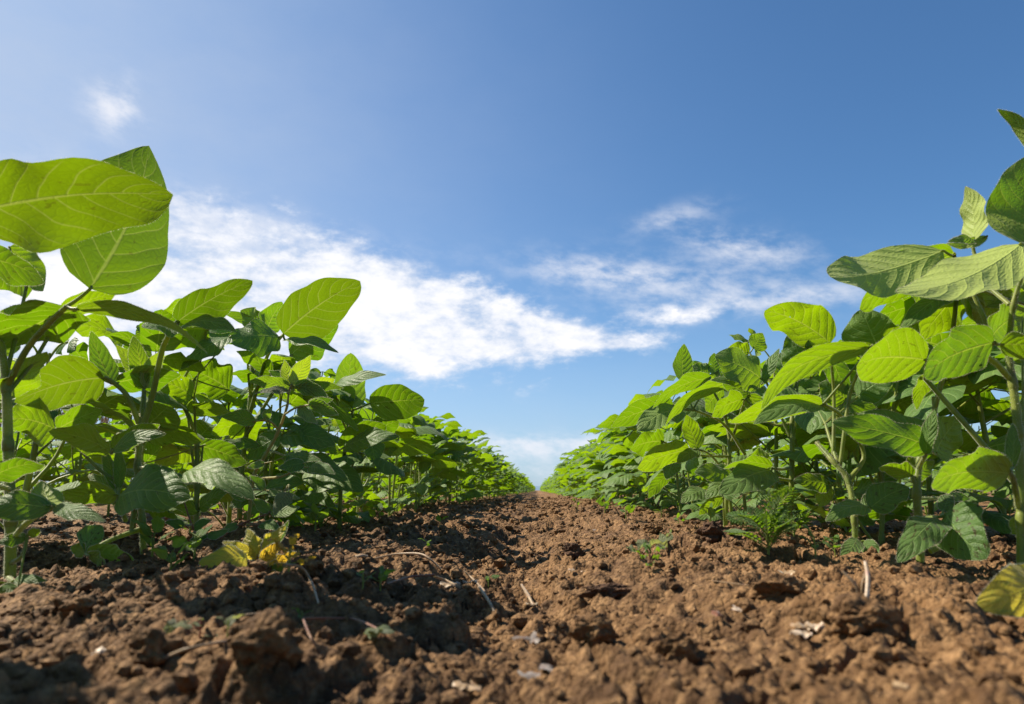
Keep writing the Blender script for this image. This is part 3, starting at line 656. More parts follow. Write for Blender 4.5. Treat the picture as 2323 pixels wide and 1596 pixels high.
hero_plant('soybean_plant', 'soybean plant with folded young yellow-green leaves at its tip, second stem from the left edge',
 [(327, 1292, .655, 3.9), (322, 1180, .655, 3.8), (312, 1060, .655, 3.7), (322, 960, .66, 3.5), (327, 885, .665, 2.6)],
 [([2.6, (318, 985, .66), (345, 900, .655), (366, 800, .645), (384, 757, .64), (403, 728, .635)],
   [(403, 728, .635, 573, 636, .61, 78, -28, D(mat=LEAFD, wave=.10, arch=.06, fold=.3, prof=(.38, .5), side='u')),
    (400, 745, .64, 322, 742, .60, 36, 62, D(side='t')), (404, 745, .64, 536, 752, .62, 34, 58, D(side='t', arch=.14))]),
  ([2.2, (315, 960, .66), (290, 900, .65), (258, 868, .645), (238, 856, .64)],
   [(236, 856, .64, 32, 912, .60, 120, -30, D(mat=LEAFD, side='u', curl=.1, wave=.05)),
    (254, 870, .645, 206, 750, .64, 48, -25, D(side='u', wave=.02)), (262, 868, .65, 410, 850, .68, 62, -40, D(side='u'))]),
  ([1.3, (327, 900, .665), (325, 878, .665)],
   [(325, 880, .665, 262, 782, .66, 42, -30, D(mat=LEAFY, wave=.02, fold=-.3)), (326, 880, .665, 303, 762, .66, 44, -20, D(mat=LEAFY, wave=.02)), (330, 880, .665, 372, 792, .67, 40, -30, D(mat=LEAFY, wave=.02))]),
  ([2.0, (312, 1010, .655), (270, 985, .64), (252, 1028, .62)],
   [(250, 1024, .62, 110, 978, .60, 58, -45, D(side='u')), (254, 1020, .62, 362, 962, .62, 46, -38, D(side='u')), (256, 1022, .61, 376, 984, .59, 34, 35, D(side='t', wave=.06))]),
  ([1.8, (285, 1180, .65), (268, 1130, .62)],
   [(266, 1122, .615, 108, 1146, .60, 52, -42, D(side='u')), (268, 1128, .61, 432, 1130, .58, 108, 25, D(side='t', arch=.12, prof=(.45, .5), mat=LEAF)),
    (262, 1110, .64, 236, 1020, .66, 26, -20, D(mat=LEAFY)), (270, 1108, .64, 268, 1012, .66, 24, -20, D(mat=LEAFY)), (262, 1112, .64, 200, 1078, .65, 26, -20, D(mat=LEAFY))]),
  ([2.0, (315, 1060, .655), (370, 1070, .63), (408, 1078, .61)],
   [(408, 1078, .61, 578, 1132, .56, 62, 32, D(side='t', arch=.14, prof=(.42, .5)))]),
  ([2.0, (318, 1200, .655), (250, 1225, .62), (195, 1255, .60)],
   [(193, 1254, .60, 232, 1192, .63, 62, -35, D(side='u', mat=LEAFS)), (197, 1256, .60, 303, 1268, .58, 48, -38, D(side='u')), (192, 1256, .60, 160, 1240, .60, 30, -20), (200, 1258, .59, 240, 1282, .58, 22, -50)]),
  ([(140, 972, .62)], [(126, 974, .63, 10, 948, .62, 96, -38, D(side='u')), (128, 974, .64, 232, 928, .66, 62, -38, D(side='u')), (128, 972, .66, 118, 900, .70, 60, -40, D(side='u'))]),
 ], nh=2400)

hero_plant('soybean_plant', 'left-row soybean plant whose lone branch arches to the left',
 [(444, 1215, .86, 4.0), (446, 1100, .86, 3.8), (446, 1010, .86, 3.6), (428, 945, .86, 3.0), (398, 900, .86, 2.2), (370, 880, .86, 1.6)],
 [([(470, 740, .80)], [(474, 748, .80, 325, 760, .78, 118, -36, D(side='u')), (440, 900, .84, 330, 850, .82, 60, -35, D(side='u'))]),
  ([(425, 930, .85)], [(424, 930, .85, 528, 936, .83, 34, -52, D(side='u')), (416, 922, .86, 392, 845, .86, 42, -20, D(mat=LEAFY)), (420, 922, .87, 432, 862, .88, 30, -20, D(mat=LEAFY))]),
  ([(440, 860, .84)], [(520, 885, .86, 428, 838, .84, 92, -42, D(side='u')), (522, 764, .82, 410, 838, .78, 40, 52, D(side='t'))]),
  ([(460, 1010, .86)], [(452, 1010, .88, 560, 1050, .88, 56, -35), (440, 1020, .88, 350, 1060, .9, 56, -35), (330, 1050, .9, 380, 1000, .92, 60, -35)]),
  ([(450, 1150, .86)], [(452, 1160, .86, 380, 1140, .84, 30, 30), (452, 1155, .86, 520, 1110, .84, 34, 30)]),
 ], nh=1800)

hero_plant('soybean_plant', 'left-row soybean plant with one big veined backlit leaf standing against the white cloud',
 [(542, 1200, .97, 4.6), (548, 1070, .97, 4.4), (562, 960, .97, 4.2), (572, 850, .97, 3.8), (568, 800, .97, 3.0)],
 [([2.4, (566, 940, .97), (592, 850, .95), (610, 800, .93), (642, 758, .91)],
   [(642, 757, .91, 817, 637, .89, 122, -26, D(mat=LEAFD, side='u', wave=.03, arch=.04, fold=.08, prof=(.44, .62))),
    (634, 764, .90, 516, 770, .86, 78, 42, D(side='t', arch=.08, prof=(.42, .6))), (646, 770, .91, 768, 800, .86, 24, 60, D(side='t'))]),
  ([2.0, (565, 900, .97), (612, 852, .95)],
   [(616, 850, .95, 536, 796, .92, 36, -50, D(side='u')), (620, 850, .95, 690, 880, .93, 40, -40)]),
  ([(600, 745, .98)], [(605, 748, .99, 640, 684, 1.0, 60, -25, D(side='u')), (598, 745, 1.0, 500, 706, 1.0, 26, -30, D(side='u')), (590, 748, .99, 545, 704, 1.0, 56, -30, D(side='u'))]),
  ([(560, 770, .93)], [(552, 765, .92, 424, 752, .90, 36, 45, D(side='t', wave=.05)), (556, 772, .93, 420, 780, .9, 30, -55, D(side='u'))]),
  ([2.2, (550, 1000, .97), (600, 920, .97), (655, 830, .97), (662, 805, .97)],
   [(658, 806, .97, 768, 736, .99, 82, -30, D(side='u')), (650, 835, .98, 590, 880, .98, 60, -35)]),
  ([(520, 1000, .95)], [(588, 1010, .95, 494, 1006, .93, 24, 35, D(side='t')), (560, 960, .97, 480, 985, .96, 50, -40), (520, 990, .98, 600, 950, 1.0, 60, -40)]),
  ([(640, 1000, .98)], [(640, 985, .95, 560, 1040, .97, 46, 35), (640, 990, .95, 760, 1010, .93, 60, 38, D(side='t')), (650, 1040, .95, 790, 1090, .92, 52, 38, D(side='t'))]),
  ([(600, 1130, .96)], [(590, 1120, .96, 520, 1150, .95, 36, 30), (600, 1110, .96, 690, 1095, .94, 40, 35)]),
 ], nh=1800)

hero_plant('soybean_plant', 'soybean plant in the left row carrying an upright dark oval leaf against blue sky',
 [(770, 1205, 1.12, 4.2), (775, 1080, 1.12, 4.0), (790, 970, 1.12, 3.4), (800, 930, 1.12, 2.6)],
 [([2.0, (788, 1000, 1.12), (800, 930, 1.1)],
   [(800, 926, 1.1, 796, 800, 1.1, 72, -24, D(side='u', wave=.02, prof=(.5, .5))), (806, 928, 1.1, 838, 914, 1.08, 1, 0), (838, 915, 1.08, 963, 906, 1.05, 84, -26, D(side='u', wave=.02, prof=(.5, .6))),
    (795, 932, 1.1, 740, 870, 1.1, 60, -30)]),
  ([(758, 880, 1.06)], [(755, 882, 1.06, 877, 850, 1.0, 26, 52, D(side='t', arch=.1)), (750, 885, 1.07, 690, 868, 1.06, 36, 50, D(side='t'))]),
  ([(690, 905, 1.0)], [(688, 902, 1.0, 814, 977, .96, 34, -50, D(side='u')), (688, 900, 1.01, 760, 860, 1.02, 40, -40, D(side='u', mat=LEAFY))]),
  ([2.0, (700, 1070, 1.12), (735, 1035, 1.06), (773, 1018, 1.02)],
   [(774, 1018, 1.02, 874, 962, .98, 58, -34, D(side='u', prof=(.5, .55))), (770, 1020, 1.02, 668, 1005, .98, 30, 40, D(side='t')), (778, 1015, 1.0, 906, 990, .96, 42, 42, D(side='t'))]),
  ([(720, 1110, 1.05)], [(700, 1060, 1.03, 825, 1115, .98, 78, 34, D(side='t', arch=.1)), (700, 1070, 1.04, 640, 1100, 1.0, 36, 32), (690, 1120, 1.04, 760, 1150, 1.0, 34, 34)]),
  ([(830, 985, 1.1)], [(826, 985, 1.12, 760, 950, 1.12, 52, -36), (830, 985, 1.12, 905, 955, 1.1, 52, -40), (832, 990, 1.1, 850, 1050, 1.08, 52, -30)]),
 ], nh=1000)

# ---- right row
hero_plant('soybean_plant', 'tall soybean plant at the right edge with pale fuzzy leaves high against the sky',
 [(2318, 1338, .54, 4.6), (2318, 1180, .54, 4.4), (2310, 980, .54, 4.0), (2298, 870, .54, 3.6), (2290, 800, .54, 3.0), (2300, 690, .53, 2.4), (2340, 560, .52, 2.0)],
 [([2.0, (2340, 640, .53), (2350, 560, .52)],
   [(2318, 552, .50, 2035, 663, .46, 104, 52, D(mat=LEAFSUN, side='u', wave=.05, arch=.06, fold=-.2)), (2335, 560, .52, 2352, 340, .53, 168, -24, D(side='u')), (2385, 520, .52, 2480, 400, .52, 120, -20)]),
  ([1.4, (2345, 520, .53), (2350, 330, .53)], [(2352, 345, .53, 2263, 247, .53, 36, 40, D(side='u', wave=.02)), (2356, 340, .53, 2440, 200, .53, 60, 10)]),
  ([1.5, (2290, 690, .54), (2236, 640, .56), (2212, 580, .57), (2206, 548, .57)],
   [(2206, 548, .57, 2190, 422, .57, 54, 50, D(mat=LEAFSUN, side='u', wave=.07)), (2210, 545, .56, 2150, 548, .54, 20, 40), (2240, 535, .57, 2148, 552, .55, 22, 35, D(mat=LEAFSUN, side='u'))]),
  ([2.0, (2289, 856, .54), (2262, 826, .53), (2228, 797, .52), (2256, 776, .51)],
   [(2256, 776, .51, 2096, 853, .49, 98, -30, D(side='u', arch=.07, fold=.2, prof=(.45, .55))), (2250, 765, .53, 2330, 700, .55, 80, -40), (2268, 780, .52, 2420, 800, .5, 60, -40)]),
  ([2.2, (2300, 1090, .55), (2252, 1035, .555), (2180, 950, .56), (2098, 857, .57)],
   [(2102, 816, .565, 1943, 830, .53, 118, -30, D(side='u', wave=.03, prof=(.5, .6))), (2106, 845, .57, 2080, 930, .60, 30, -40), (2100, 850, .58, 2040, 745, .60, 70, -40)]),
  ([1.8, (2260, 780, .56), (2237, 730, .56), (2200, 648, .56)], [(2196, 640, .57, 2240, 745, .6, 40, -40), (2300, 640, .58, 2225, 745, .6, 130, -45, D(side='u')), (2190, 650, .6, 2090, 770, .62, 90, -40, D(side='u')), (2330, 690, .58, 2240, 620, .6, 90, -40, D(side='u'))]),
  ([1.8, (2310, 1150, .54), (2300, 1090, .52), (2290, 1068, .51)],
   [(2290, 1074, .51, 2113, 1100, .48, 84, -34, D(side='u', prof=(.42, .5))), (2290, 1064, .515, 2180, 1054, .50, 44, -45, D(side='u')), (2296, 1060, .52, 2298, 960, .53, 26, -20)]),
  ([1.6, (2318, 1290, .54), (2330, 1312, .50)], [(2352, 1310, .37, 2214, 1378, .335, 104, 0, D(mat=YEL, side='t', arch=.12, prof=(.42, .6)))]),
  ([1.6, (2312, 1220, .56), (2322, 1180, .56)], [(2330, 1200, .55, 2290, 1180, .55, 50, 0), (2318, 560, .6, 2250, 640, .62, 60, -40)]),
 ], nh=2600)

hero_plant('soybean_plant', 'thick-stemmed soybean plant second from the right edge with spotted drooping lower leaves',
 [(2089, 1312, .63, 4.2), (2086, 1200, .63, 4.4), (2080, 1120, .63, 4.2), (2088, 1040, .635, 3.4), (2120, 960, .64, 2.6), (2118, 900, .64, 2.0)],
 [([1.8, (2120, 930, .64), (2160, 760, .62), (2172, 620, .60), (2165, 580, .58)],
   [(2140, 568, .58, 1884, 628, .54, 112, 42, D(mat=LEAFSUN, side='u', wave=.06, fold=-.1, prof=(.6, .42))), (2166, 576, .60, 1950, 700, .60, 92, -44, D(side='u', prof=(.5, .45))),
    (2150, 665, .61, 2042, 748, .58, 44, 35, D(side='t')), (2165, 600, .63, 2120, 760, .66, 110, -50, D(side='u')), (2175, 690, .66, 1985, 725, .66, 110, -40, D(side='u')), (2150, 640, .64, 2060, 790, .68, 80, -40, D(side='u'))]),
  ([1.7, (2084, 1060, .63), (2100, 1030, .60), (2108, 1012, .585)],
   [(2106, 1012, .585, 1888, 958, .55, 74, 24, D(side='t', wave=.16, fold=.1, prof=(.5, .38))), (2112, 1006, .60, 1945, 940, .62, 74, 24, D(side='t', prof=(.4, .4))),
    (2100, 1030, .575, 2124, 925, .56, 30, 30, D(side='t')), (2122, 1030, .62, 2180, 945, .63, 70, -45, D(side='u'))]),
  ([1.6, (2086, 1180, .63), (2100, 1175, .60), (2130, 1172, .57)],
   [(2128, 1176, .57, 2036, 1276, .53, 66, 18, D(side='t', mat=LEAFS, arch=.12, wave=.12, prof=(.42, .5))), (2146, 1164, .57, 2238, 1268, .53, 112, 18, D(side='t', mat=LEAFS, prof=(.38, .42), arch=.1)),
    (2140, 1160, .58, 2155, 1122, .60, 30, 10, D(mat=LEAFS)), (2168, 1160, .57, 2190, 1156, .57, 1, 0)]),
  ([1.5, (2080, 1110, .63), (2070, 1080, .63)],
   [(2068, 1080, .63, 1995, 1060, .62, 36, -45, D(side='u')), (2072, 1075, .64, 2078, 1020, .65, 30, -20, D(mat=LEAFY)), (2076, 1080, .65, 2120, 1045, .66, 34, -30)]),
  ([1.3, (2082, 1130, .64), (2140, 1130, .66)], [(2140, 1130, .66, 2200, 1130, .68, 20, 30)]),
  ([2.0, (2110, 1250, .63), (2138, 1235, .63), (2160, 1200, .63)], [(2150, 1205, .64, 2190, 1140, .66, 30, -30)]),
 ], nh=1800)

hero_plant('soybean_plant', 'soybean plant in the right row with long glossy leaf blades arching left over the furrow',
 [(1942, 1292, .66, 3.2), (1938, 1180, .66, 3.2), (1924, 1090, .67, 3.0), (1890, 1046, .68, 2.8), (1852, 1003, .70, 2.2)],
 [([1.8, (1925, 1090, .67), (1960, 1030, .68), (1914, 948, .67), (1868, 916, .66)],
   [(1976, 786, .63, 1727, 928, .58, 52, -36, D(side='u', arch=.16, wave=.04, curl=.1, prof=(.5, .6))), (1866, 914, .66, 1655, 958, .61, 50, -46, D(side='u', wave=.03)),
    (1862, 920, .66, 1710, 962, .61, 44, 44, D(side='t', wave=.04))]),
  ([1.6, (1905, 1060, .68), (1935, 870, .68), (2000, 800, .64)], [(2006, 815, .66, 1955, 700, .64, 122, 26, D(mat=LEAFSUN, side='t', prof=(.5, .45)))]),
  ([1.6, (1890, 1040, .69), (1892, 900, .70), (1882, 780, .68)],
   [(1884, 778, .68, 1735, 704, .65, 98, -24, D(side='u', prof=(.5, .55))), (1840, 858, .70, 1796, 750, .69, 76, 14, D(side='t', prof=(.5, .45))), (1880, 790, .72, 1930, 900, .74, 50, -30)]),
  ([1.4, (1938, 1170, .66), (1952, 1158, .64), (1970, 1150, .62)],
   [(1968, 1149, .62, 1873, 1182, .59, 38, 34, D(side='t')), (1974, 1152, .62, 2062, 1105, .62, 62, 22, D(side='t', mat=LEAFS, prof=(.45, .45))), (1960, 1150, .64, 1990, 1120, .66, 24, 10)]),
  ([1.2, (1940, 1240, .66), (1944, 1225, .65)], [(1944, 1222, .65, 1905, 1278, .62, 36, 12, D(mat=LEAFS, side='t')), (1960, 1226, .65, 1992, 1280, .63, 34, 12, D(mat=LEAFS, side='t'))]),
  ([1.5, (1900, 1050, .68), (1872, 960, .72)], [(1920, 905, .74, 1858, 870, .74, 62, 24, D(side='t')), (1945, 900, .74, 2030, 850, .72, 70, 20, D(side='t')), (1850, 915, .75, 1990, 925, .76, 50, 30, D(side='t'))]),
 ], nh=1600)

hero_plant('soybean_plant', 'right-row soybean plant with a straight upright stem and a pale leaf low over the soil',
 [(1790, 1225, .83, 4.0), (1794, 1150, .83, 3.8), (1797, 1040, .83, 3.6), (1797, 958, .83, 3.2), (1800, 880, .84, 2.2)],
 [([1.6, (1795, 1060, .83), (1775, 1064, .80), (1752, 1062, .78)],
   [(1750, 1066, .78, 1632, 1120, .73, 66, 34, D(side='t', prof=(.45, .5))), (1752, 1058, .78, 1642, 1062, .75, 24, -55, D(side='u')), (1750, 1052, .79, 1692, 1040, .80, 50, -35, D(side='u'))]),
  ([1.5, (1796, 1090, .83), (1720, 1080, .80), (1665, 1085, .78)], [(1662, 1078, .78, 1576, 1072, .75, 46, 36, D(side='t')), (1662, 1082, .78, 1600, 1130, .76, 40, 30, D(side='t'))]),
  ([1.6, (1797, 1000, .83), (1770, 940, .83), (1735, 858, .82)],
   [(1726, 858, .82, 1622, 808, .80, 80, 40, D(mat=LEAFSUN, side='t', prof=(.42, .42))), (1722, 870, .83, 1612, 862, .8, 30, 40, D(side='t')), (1727, 872, .82, 1768, 790, .82, 24, 30, D(side='t'))]),
  ([(1700, 800, .88)], [(1708, 790, .88, 1730, 755, .88, 44, -20, D(side='u')), (1700, 800, .9, 1650, 790, .9, 40, -30)]),
  ([1.5, (1797, 960, .83), (1750, 960, .84), (1690, 905, .85)], [(1686, 905, .85, 1615, 945, .83, 42, -45, D(side='u')), (1700, 900, .86, 1640, 870, .86, 40, -40), (1700, 895, .86, 1750, 960, .86, 46, -30, D(side='u'))]),
  ([(1810, 860, .84)], [(1805, 880, .84, 1770, 800, .86, 60, -30), (1812, 870, .85, 1880, 850, .87, 60, 30), (1800, 880, .84, 1740, 900, .82, 50, 40)]),
 ], nh=1200)

hero_plant('soybean_plant', 'right-row soybean plant with a dark upright tongue-shaped leaf above the others',
 [(1645, 1205, 1.02, 4.0), (1650, 1100, 1.02, 3.8), (1655, 1000, 1.02, 3.4), (1640, 930, 1.02, 2.8), (1620, 890, 1.02, 2.2)],
 [([1.8, (1690, 1030, 1.0), (1640, 960, .95), (1572, 928, .90)],
   [(1548, 864, .93, 1552, 779, .93, 44, -22, D(side='u', wave=.02)), (1528, 918, .92, 1386, 968, .88, 54, -40, D(side='u', wave=.04)), (1612, 856, .92, 1480, 926, .88, 34, -50, D(side='u')),
    (1545, 928, .90, 1446, 976, .86, 56, 36, D(mat=LEAFSUN, side='t', prof=(.45, .5)))]),
  ([1.6, (1660, 1000, 1.0), (1690, 900, .95), (1680, 862, .90)], [(1678, 862, .90, 1506, 974, .84, 28, -50, D(side='u', arch=.14))]),
  ([1.5, (1652, 1080, 1.0), (1610, 1030, .94), (1575, 1018, .92)],
   [(1584, 1018, .93, 1556, 940, .92, 42, -25, D(side='u')), (1564, 1018, .92, 1446, 1062, .87, 52, -34, D(side='u', prof=(.45, .5))), (1586, 1022, .92, 1536, 1050, .90, 28, 38, D(side='t'))]),
  ([(1500, 1000, .97)], [(1506, 1000, .97, 1430, 1018, .96, 52, -55, D(side='u')), (1530, 1040, .95, 1512, 1088, .94, 36, 25, D(side='t')), (1520, 1070, .98, 1470, 1130, .97, 30, -30)]),
  ([(1630, 840, 1.05)], [(1625, 850, 1.05, 1620, 800, 1.05, 34, -25, D(side='u')), (1610, 850, 1.05, 1570, 830, 1.05, 40, 30, D(side='t')), (1640, 880, 1.03, 1600, 930, 1.0, 50, -40)]),
  ([(1640, 1120, 1.0)], [(1640, 1130, 1.0, 1585, 1168, .98, 26, -25, D(side='u')), (1640, 1120, 1.0, 1700, 1110, .98, 34, 30), (1600, 1110, 1.0, 1545, 1140, .98, 34, 36, D(side='t'))]),
 ], nh=1000)

hero_plant('soybean_plant', 'slender soybean plant between the thick-stemmed one and the arching one in the right row',
 [(2000, 1225, .80, 3.4), (2002, 1120, .80, 3.2), (1996, 1020, .80, 2.8), (2040, 900, .80, 2.4), (2052, 850, .80, 1.8)],
 [([(2040, 850, .78)], [(2040, 862, .80, 1950, 850, .78, 50, 30, D(side='t')), (2060, 860, .80, 2130, 815, .80, 60, -30), (2050, 862, .82, 2030, 780, .84, 50, -30)]),
  ([(1930, 960, .80)], [(1925, 1040, .80, 1900, 960, .78, 46, -40, D(side='u')), (1930, 1040, .82, 1960, 960, .82, 40, -40), (1940, 1040, .8, 1990, 1000, .8, 40, -40)]),
  ([(2000, 960, .82)], [(1990, 940, .84, 1900, 930, .84, 60, 30, D(side='t')), (2000, 935, .84, 2080, 900, .84, 60, -40), (1990, 960, .85, 1960, 1020, .85, 60, -40)]),
  ([(1900, 1090, .8)], [(1880, 1100, .8, 1800, 1090, .78, 40, 30), (1884, 1104, .8, 1860, 1150, .8, 36, -30)]),
 ], nh=700)

# pigweed in the left row, small pointed leaves on an amber stem
WP = D(prof=(.55, 1.1), wave=.06, side='u')
def wl(*a, **k): d = dict(WP); d.update(k); return (*a, d)
hero_plant('pigweed', 'leaning amber-stemmed weed with small pointed yellow-green leaves and a tattered top in the left row',
 [(560, 1225, .80, 2.6), (575, 1085, .80, 2.6), (600, 1035, .80, 2.5), (628, 985, .80, 2.3), (650, 925, .80, 1.8), (655, 885, .80, 1.3)],
 [([1.0, (632, 975, .80), (610, 955, .79), (572, 955, .78)], [wl(580, 955, .78, 500, 945, .77, 36, -30), wl(600, 950, .78, 612, 925, .78, 20, -20)]),
  ([1.0, (655, 890, .80), (660, 870, .80)], [wl(655, 872, .80, 645, 815, .80, 30, -20, mat=LEAFY), wl(662, 872, .80, 705, 805, .80, 42, -25, mat=LEAFY), wl(668, 875, .80, 745, 900, .78, 34, -30),
    wl(660, 880, .80, 560, 865, .79, 34, -35), wl(655, 885, .79, 578, 893, .77, 16, 50, side='t', mat=WILT), wl(665, 885, .80, 780, 880, .79, 30, -30), wl(650, 880, .81, 610, 840, .82, 30, -30)]),
  ([1.0, (645, 940, .80), (670, 925, .79), (700, 918, .78)], [wl(700, 918, .78, 768, 940, .76, 30, -40), wl(700, 916, .78, 755, 905, .77, 22, -30), wl(680, 920, .79, 720, 960, .78, 26, 30)]),
  ([1.0, (610, 1020, .80), (650, 1035, .78)], [wl(650, 1035, .78, 730, 1045, .75, 30, 30, side='t'), wl(640, 1040, .78, 700, 1060, .76, 18, -40), wl(600, 1050, .79, 560, 1060, .78, 16, 30)]),
  ([1.2, (575, 1085, .80), (640, 1080, .76), (680, 1055, .74)], [wl(690, 1050, .74, 630, 1062, .73, 30, 35, side='t'), wl(700, 1060, .74, 760, 1075, .72, 30, 35, side='t')]),
  ([1.0, (570, 1110, .80), (600, 1110, .78)], [wl(600, 1110, .78, 566, 1078, .78, 20, -20), wl(606, 1112, .78, 680, 1130, .76, 18, 30), wl(560, 1130, .80, 500, 1100, .8, 24, -20)]),
  ([1.0, (640, 1120, .80), (655, 1100, .78)], [wl(655, 1115, .76, 622, 1168, .74, 34, 32, side='t', mat=WILT)]),
 ], group='pigweeds growing in the soybean rows', mat_=WEEDL, cat='weed', stem_m=ORNG, nh=500)
# ------------------------------------------------------------------ the rest of the rows
R5 = random.Random(77)
ORD = ['first', 'second', 'third', 'fourth', 'fifth', 'sixth', 'seventh', 'eighth', 'ninth', 'tenth', 'eleventh', 'twelfth', 'thirteenth', 'fourteenth', 'fifteenth', 'sixteenth', 'seventeenth', 'eighteenth', 'nineteenth', 'twentieth']
count = 12
# two main rows: leaf-level plants to about 3.3 m
for side, sgn, X in (('left', -1, -0.425), ('right', 1, 0.415)):
    y = 1.22 if sgn < 0 else 1.16; k = 0
    while y < 3.4:
        big = PROTO[R5.randrange(10)]; s = (R5.uniform(0.80, 1.0) if y < 2.4 else R5.uniform(0.9, 1.18))*(0.88 if sgn < 0 else 1.0)
        x = X+R5.uniform(-0.055, 0.055)
        if k < 18: lab = 'bushy soybean plant in the %s row, %s behind the nearest large plants' % (side, ORD[k])
        else: lab = 'small soybean plant in the %s row where its leaves merge into a dense hedge' % side
        place(big, x, y, R5.uniform(-0.5, 0.5)+(0 if R5.random() < 0.5 else 0.3), s, lab, 'soybean plants of the %s row' % side, (R5.uniform(-.06, .06), R5.uniform(-.06, .06)))
        count += 1; k += 1; y += R5.uniform(0.10, 0.15) if y < 2.2 else R5.uniform(0.075, 0.11)
# the near end of the left row, beside the camera: its shade falls across the soil
for i, (x, y, rz) in enumerate([(-.52, .22, .3), (-.44, .10, 1.2), (-.40, .02, 0), (-.42, -.12, .6), (-.40, -.26, 2)]):
    place(PROTO[10+i % 3], x, y, rz, .97, 'soybean plant of the left row beside the camera, casting shade on the near soil', 'soybean plants beside the camera')
# low plants filling the foot of the near rows
lowspots = [(-.47, .80, 'left', 'low soybean plant behind the second stem from the left'), (-.44, 1.10, 'left', 'low soybean plant behind the stem with the big lit leaf'),
            (-.40, 1.02, 'left', 'short soybean plant under the amber-stemmed weed'), (-.56, .74, 'left', 'short soybean plant in the gap beside the leftmost stem'), (-.36, 1.16, 'left', 'short soybean plant below the upright dark oval leaf'),
            (.42, .98, 'right', 'low soybean plant behind the straight upright stem'), (.47, .86, 'right', 'low soybean plant behind the slender plant'), (.52, .80, 'right', 'low soybean plant behind the thick-stemmed plant'),
            (.36, 1.08, 'right', 'short soybean plant under the tongue-shaped leaf'), (.44, 1.10, 'right', 'short soybean plant behind the tongue-leaved plant'), (.62, .80, 'right', 'low soybean plant near the right edge behind the tall stem'),
            (-.50, 1.12, 'left', 'soybean plant behind the upright dark oval leaf'),
            (.50, 1.14, 'right', 'soybean plant behind the long arching blades'), (.40, .90, 'right', 'soybean plant between the straight stem and the slender plant')]
for i, (x, y, sd, lab) in enumerate(lowspots):
    place(LOW[i % 3] if i % 2 else PROTO[i % 10], x, y, R5.uniform(0, 6.28), 1.0 if i % 2 else 0.88, lab, 'short soybean plants at the foot of the %s row' % sd)
    count += 1
# farther down the two rows: stem + foliage
rest = []
for side, sgn, X in (('left', -1, -0.425), ('right', 1, 0.415)):
    y = 3.4
    while y < 9.5:
        if count < 210:
            place_far(FAR[R5.randrange(8)], X+R5.uniform(-.04, .04), y, R5.uniform(-0.6, 0.6), R5.uniform(0.85, 1.2)*(0.9 if sgn < 0 else 1.0), 'small distant soybean plant in the %s row towards the horizon' % side, 'distant soybean plants of the %s row' % side); count += 1
        else: rest.append((X+R5.uniform(-.04, .04), y))
        y += R5.uniform(0.09, 0.13)
    while y < 70: rest.append((X+R5.uniform(-.04, .04), y)); y += R5.uniform(0.10, 0.15)*(1+y/40)
# second and third rows, seen through and over the first ones
for side, X0 in (('left', -1.10), ('right', 1.07)):
    y = 0.9
    while y < 5.2:
        if count < 298:
            place_far(FAR[R5.randrange(8)], X0+R5.uniform(-.05, .05), y, R5.uniform(-0.6, 0.6), R5.uniform(0.82, 1.0), 'soybean plant of the second row on the %s, seen between nearer stems' % side, 'soybean plants of the second row on the %s' % side); count += 1
        else: rest.append((X0+R5.uniform(-.05, .05), y))
        y += R5.uniform(0.10, 0.14)
    while y < 30: rest.append((X0+R5.uniform(-.05, .05), y)); y += R5.uniform(0.13, 0.2)*(1+y/30)
for X0 in (-1.84, 1.80, -2.55, 2.5, -3.3, 3.2, 3.9):
    y = 1.0 if abs(X0) < 2 else 1.8
    while y < 22: rest.append((X0+R5.uniform(-.05, .05), y)); y += R5.uniform(0.13, 0.2)*(1+y/25)
print('individual plants', count, 'rest', len(rest))
# all remaining plants as one crop
tm = []
for s in range(6):
    st, lv = soy(800+s, (0.33, 0.36, 0.29, 0.35, 0.31, 0.34)[s], nu=3, nv=2); f = MB()
    for b in [st]+lv:
        off = f.n
        for v in b.v: f.v.append(v)
        for fa in b.f: f.f.append(fa+off)
        f.uv += b.uv; f.m += ([np.ones_like(m) for m in b.m] if b is st else b.m); f.n += b.n
    V = np.concatenate(f.v); UV = np.concatenate(f.uv)
    tm.append((V, UV, [(fa, m) for fa, m in zip(f.f, f.m)]))
mb = MB(); zz = ground(np.array([r[0] for r in rest]), np.array([r[1] for r in rest]))
for (x, y), z in zip(rest, zz):
    V, UV, FM = tm[R5.randrange(6)]; a = R5.uniform(-.6, .6); s = R5.uniform(.8, 1.18); ca, sa = math.cos(a)*s, math.sin(a)*s
    W_ = np.stack([V[:, 0]*ca-V[:, 1]*sa+x, V[:, 0]*sa+V[:, 1]*ca+y, V[:, 2]*s+z], -1)
    mb.v.append(W_); mb.uv.append(UV)
    for fa, m in FM: mb.f.append(fa+mb.n); mb.m.append(m)
    mb.n += len(V)
o = mb.build('soybean_crop', [LEAF, STEM]); tag(o, 'soybean crop running on to the horizon beyond the nearer plants', kind='stuff')

# ripe cereal beyond the rows on the left
mb = MB(); rw = np.random.default_rng(9)
for k in range(1500):
    x = -rw.uniform(4.6, 8.0); y = rw.uniform(4.0, 13.0); h = rw.uniform(0.78, 0.98); dx, dy = rw.normal(0, .04, 2)
    tube(mb, [(x, y, 0), (x+dx*.5, y+dy*.5, h*.5), (x+dx, y+dy, h)], [0.003, 0.0025, 0.002], 3, 2)
    tube(mb, [(x+dx, y+dy, h), (x+dx*1.1, y+dy, h+.05), (x+dx*1.3, y+dy, h+.12)], [0.006, 0.012, 0.003], 5, 2)
o = mb.build('cereal_crop', STRAW); tag(o, 'ripe straw-coloured cereal standing beyond the soybeans on the left', kind='stuff')
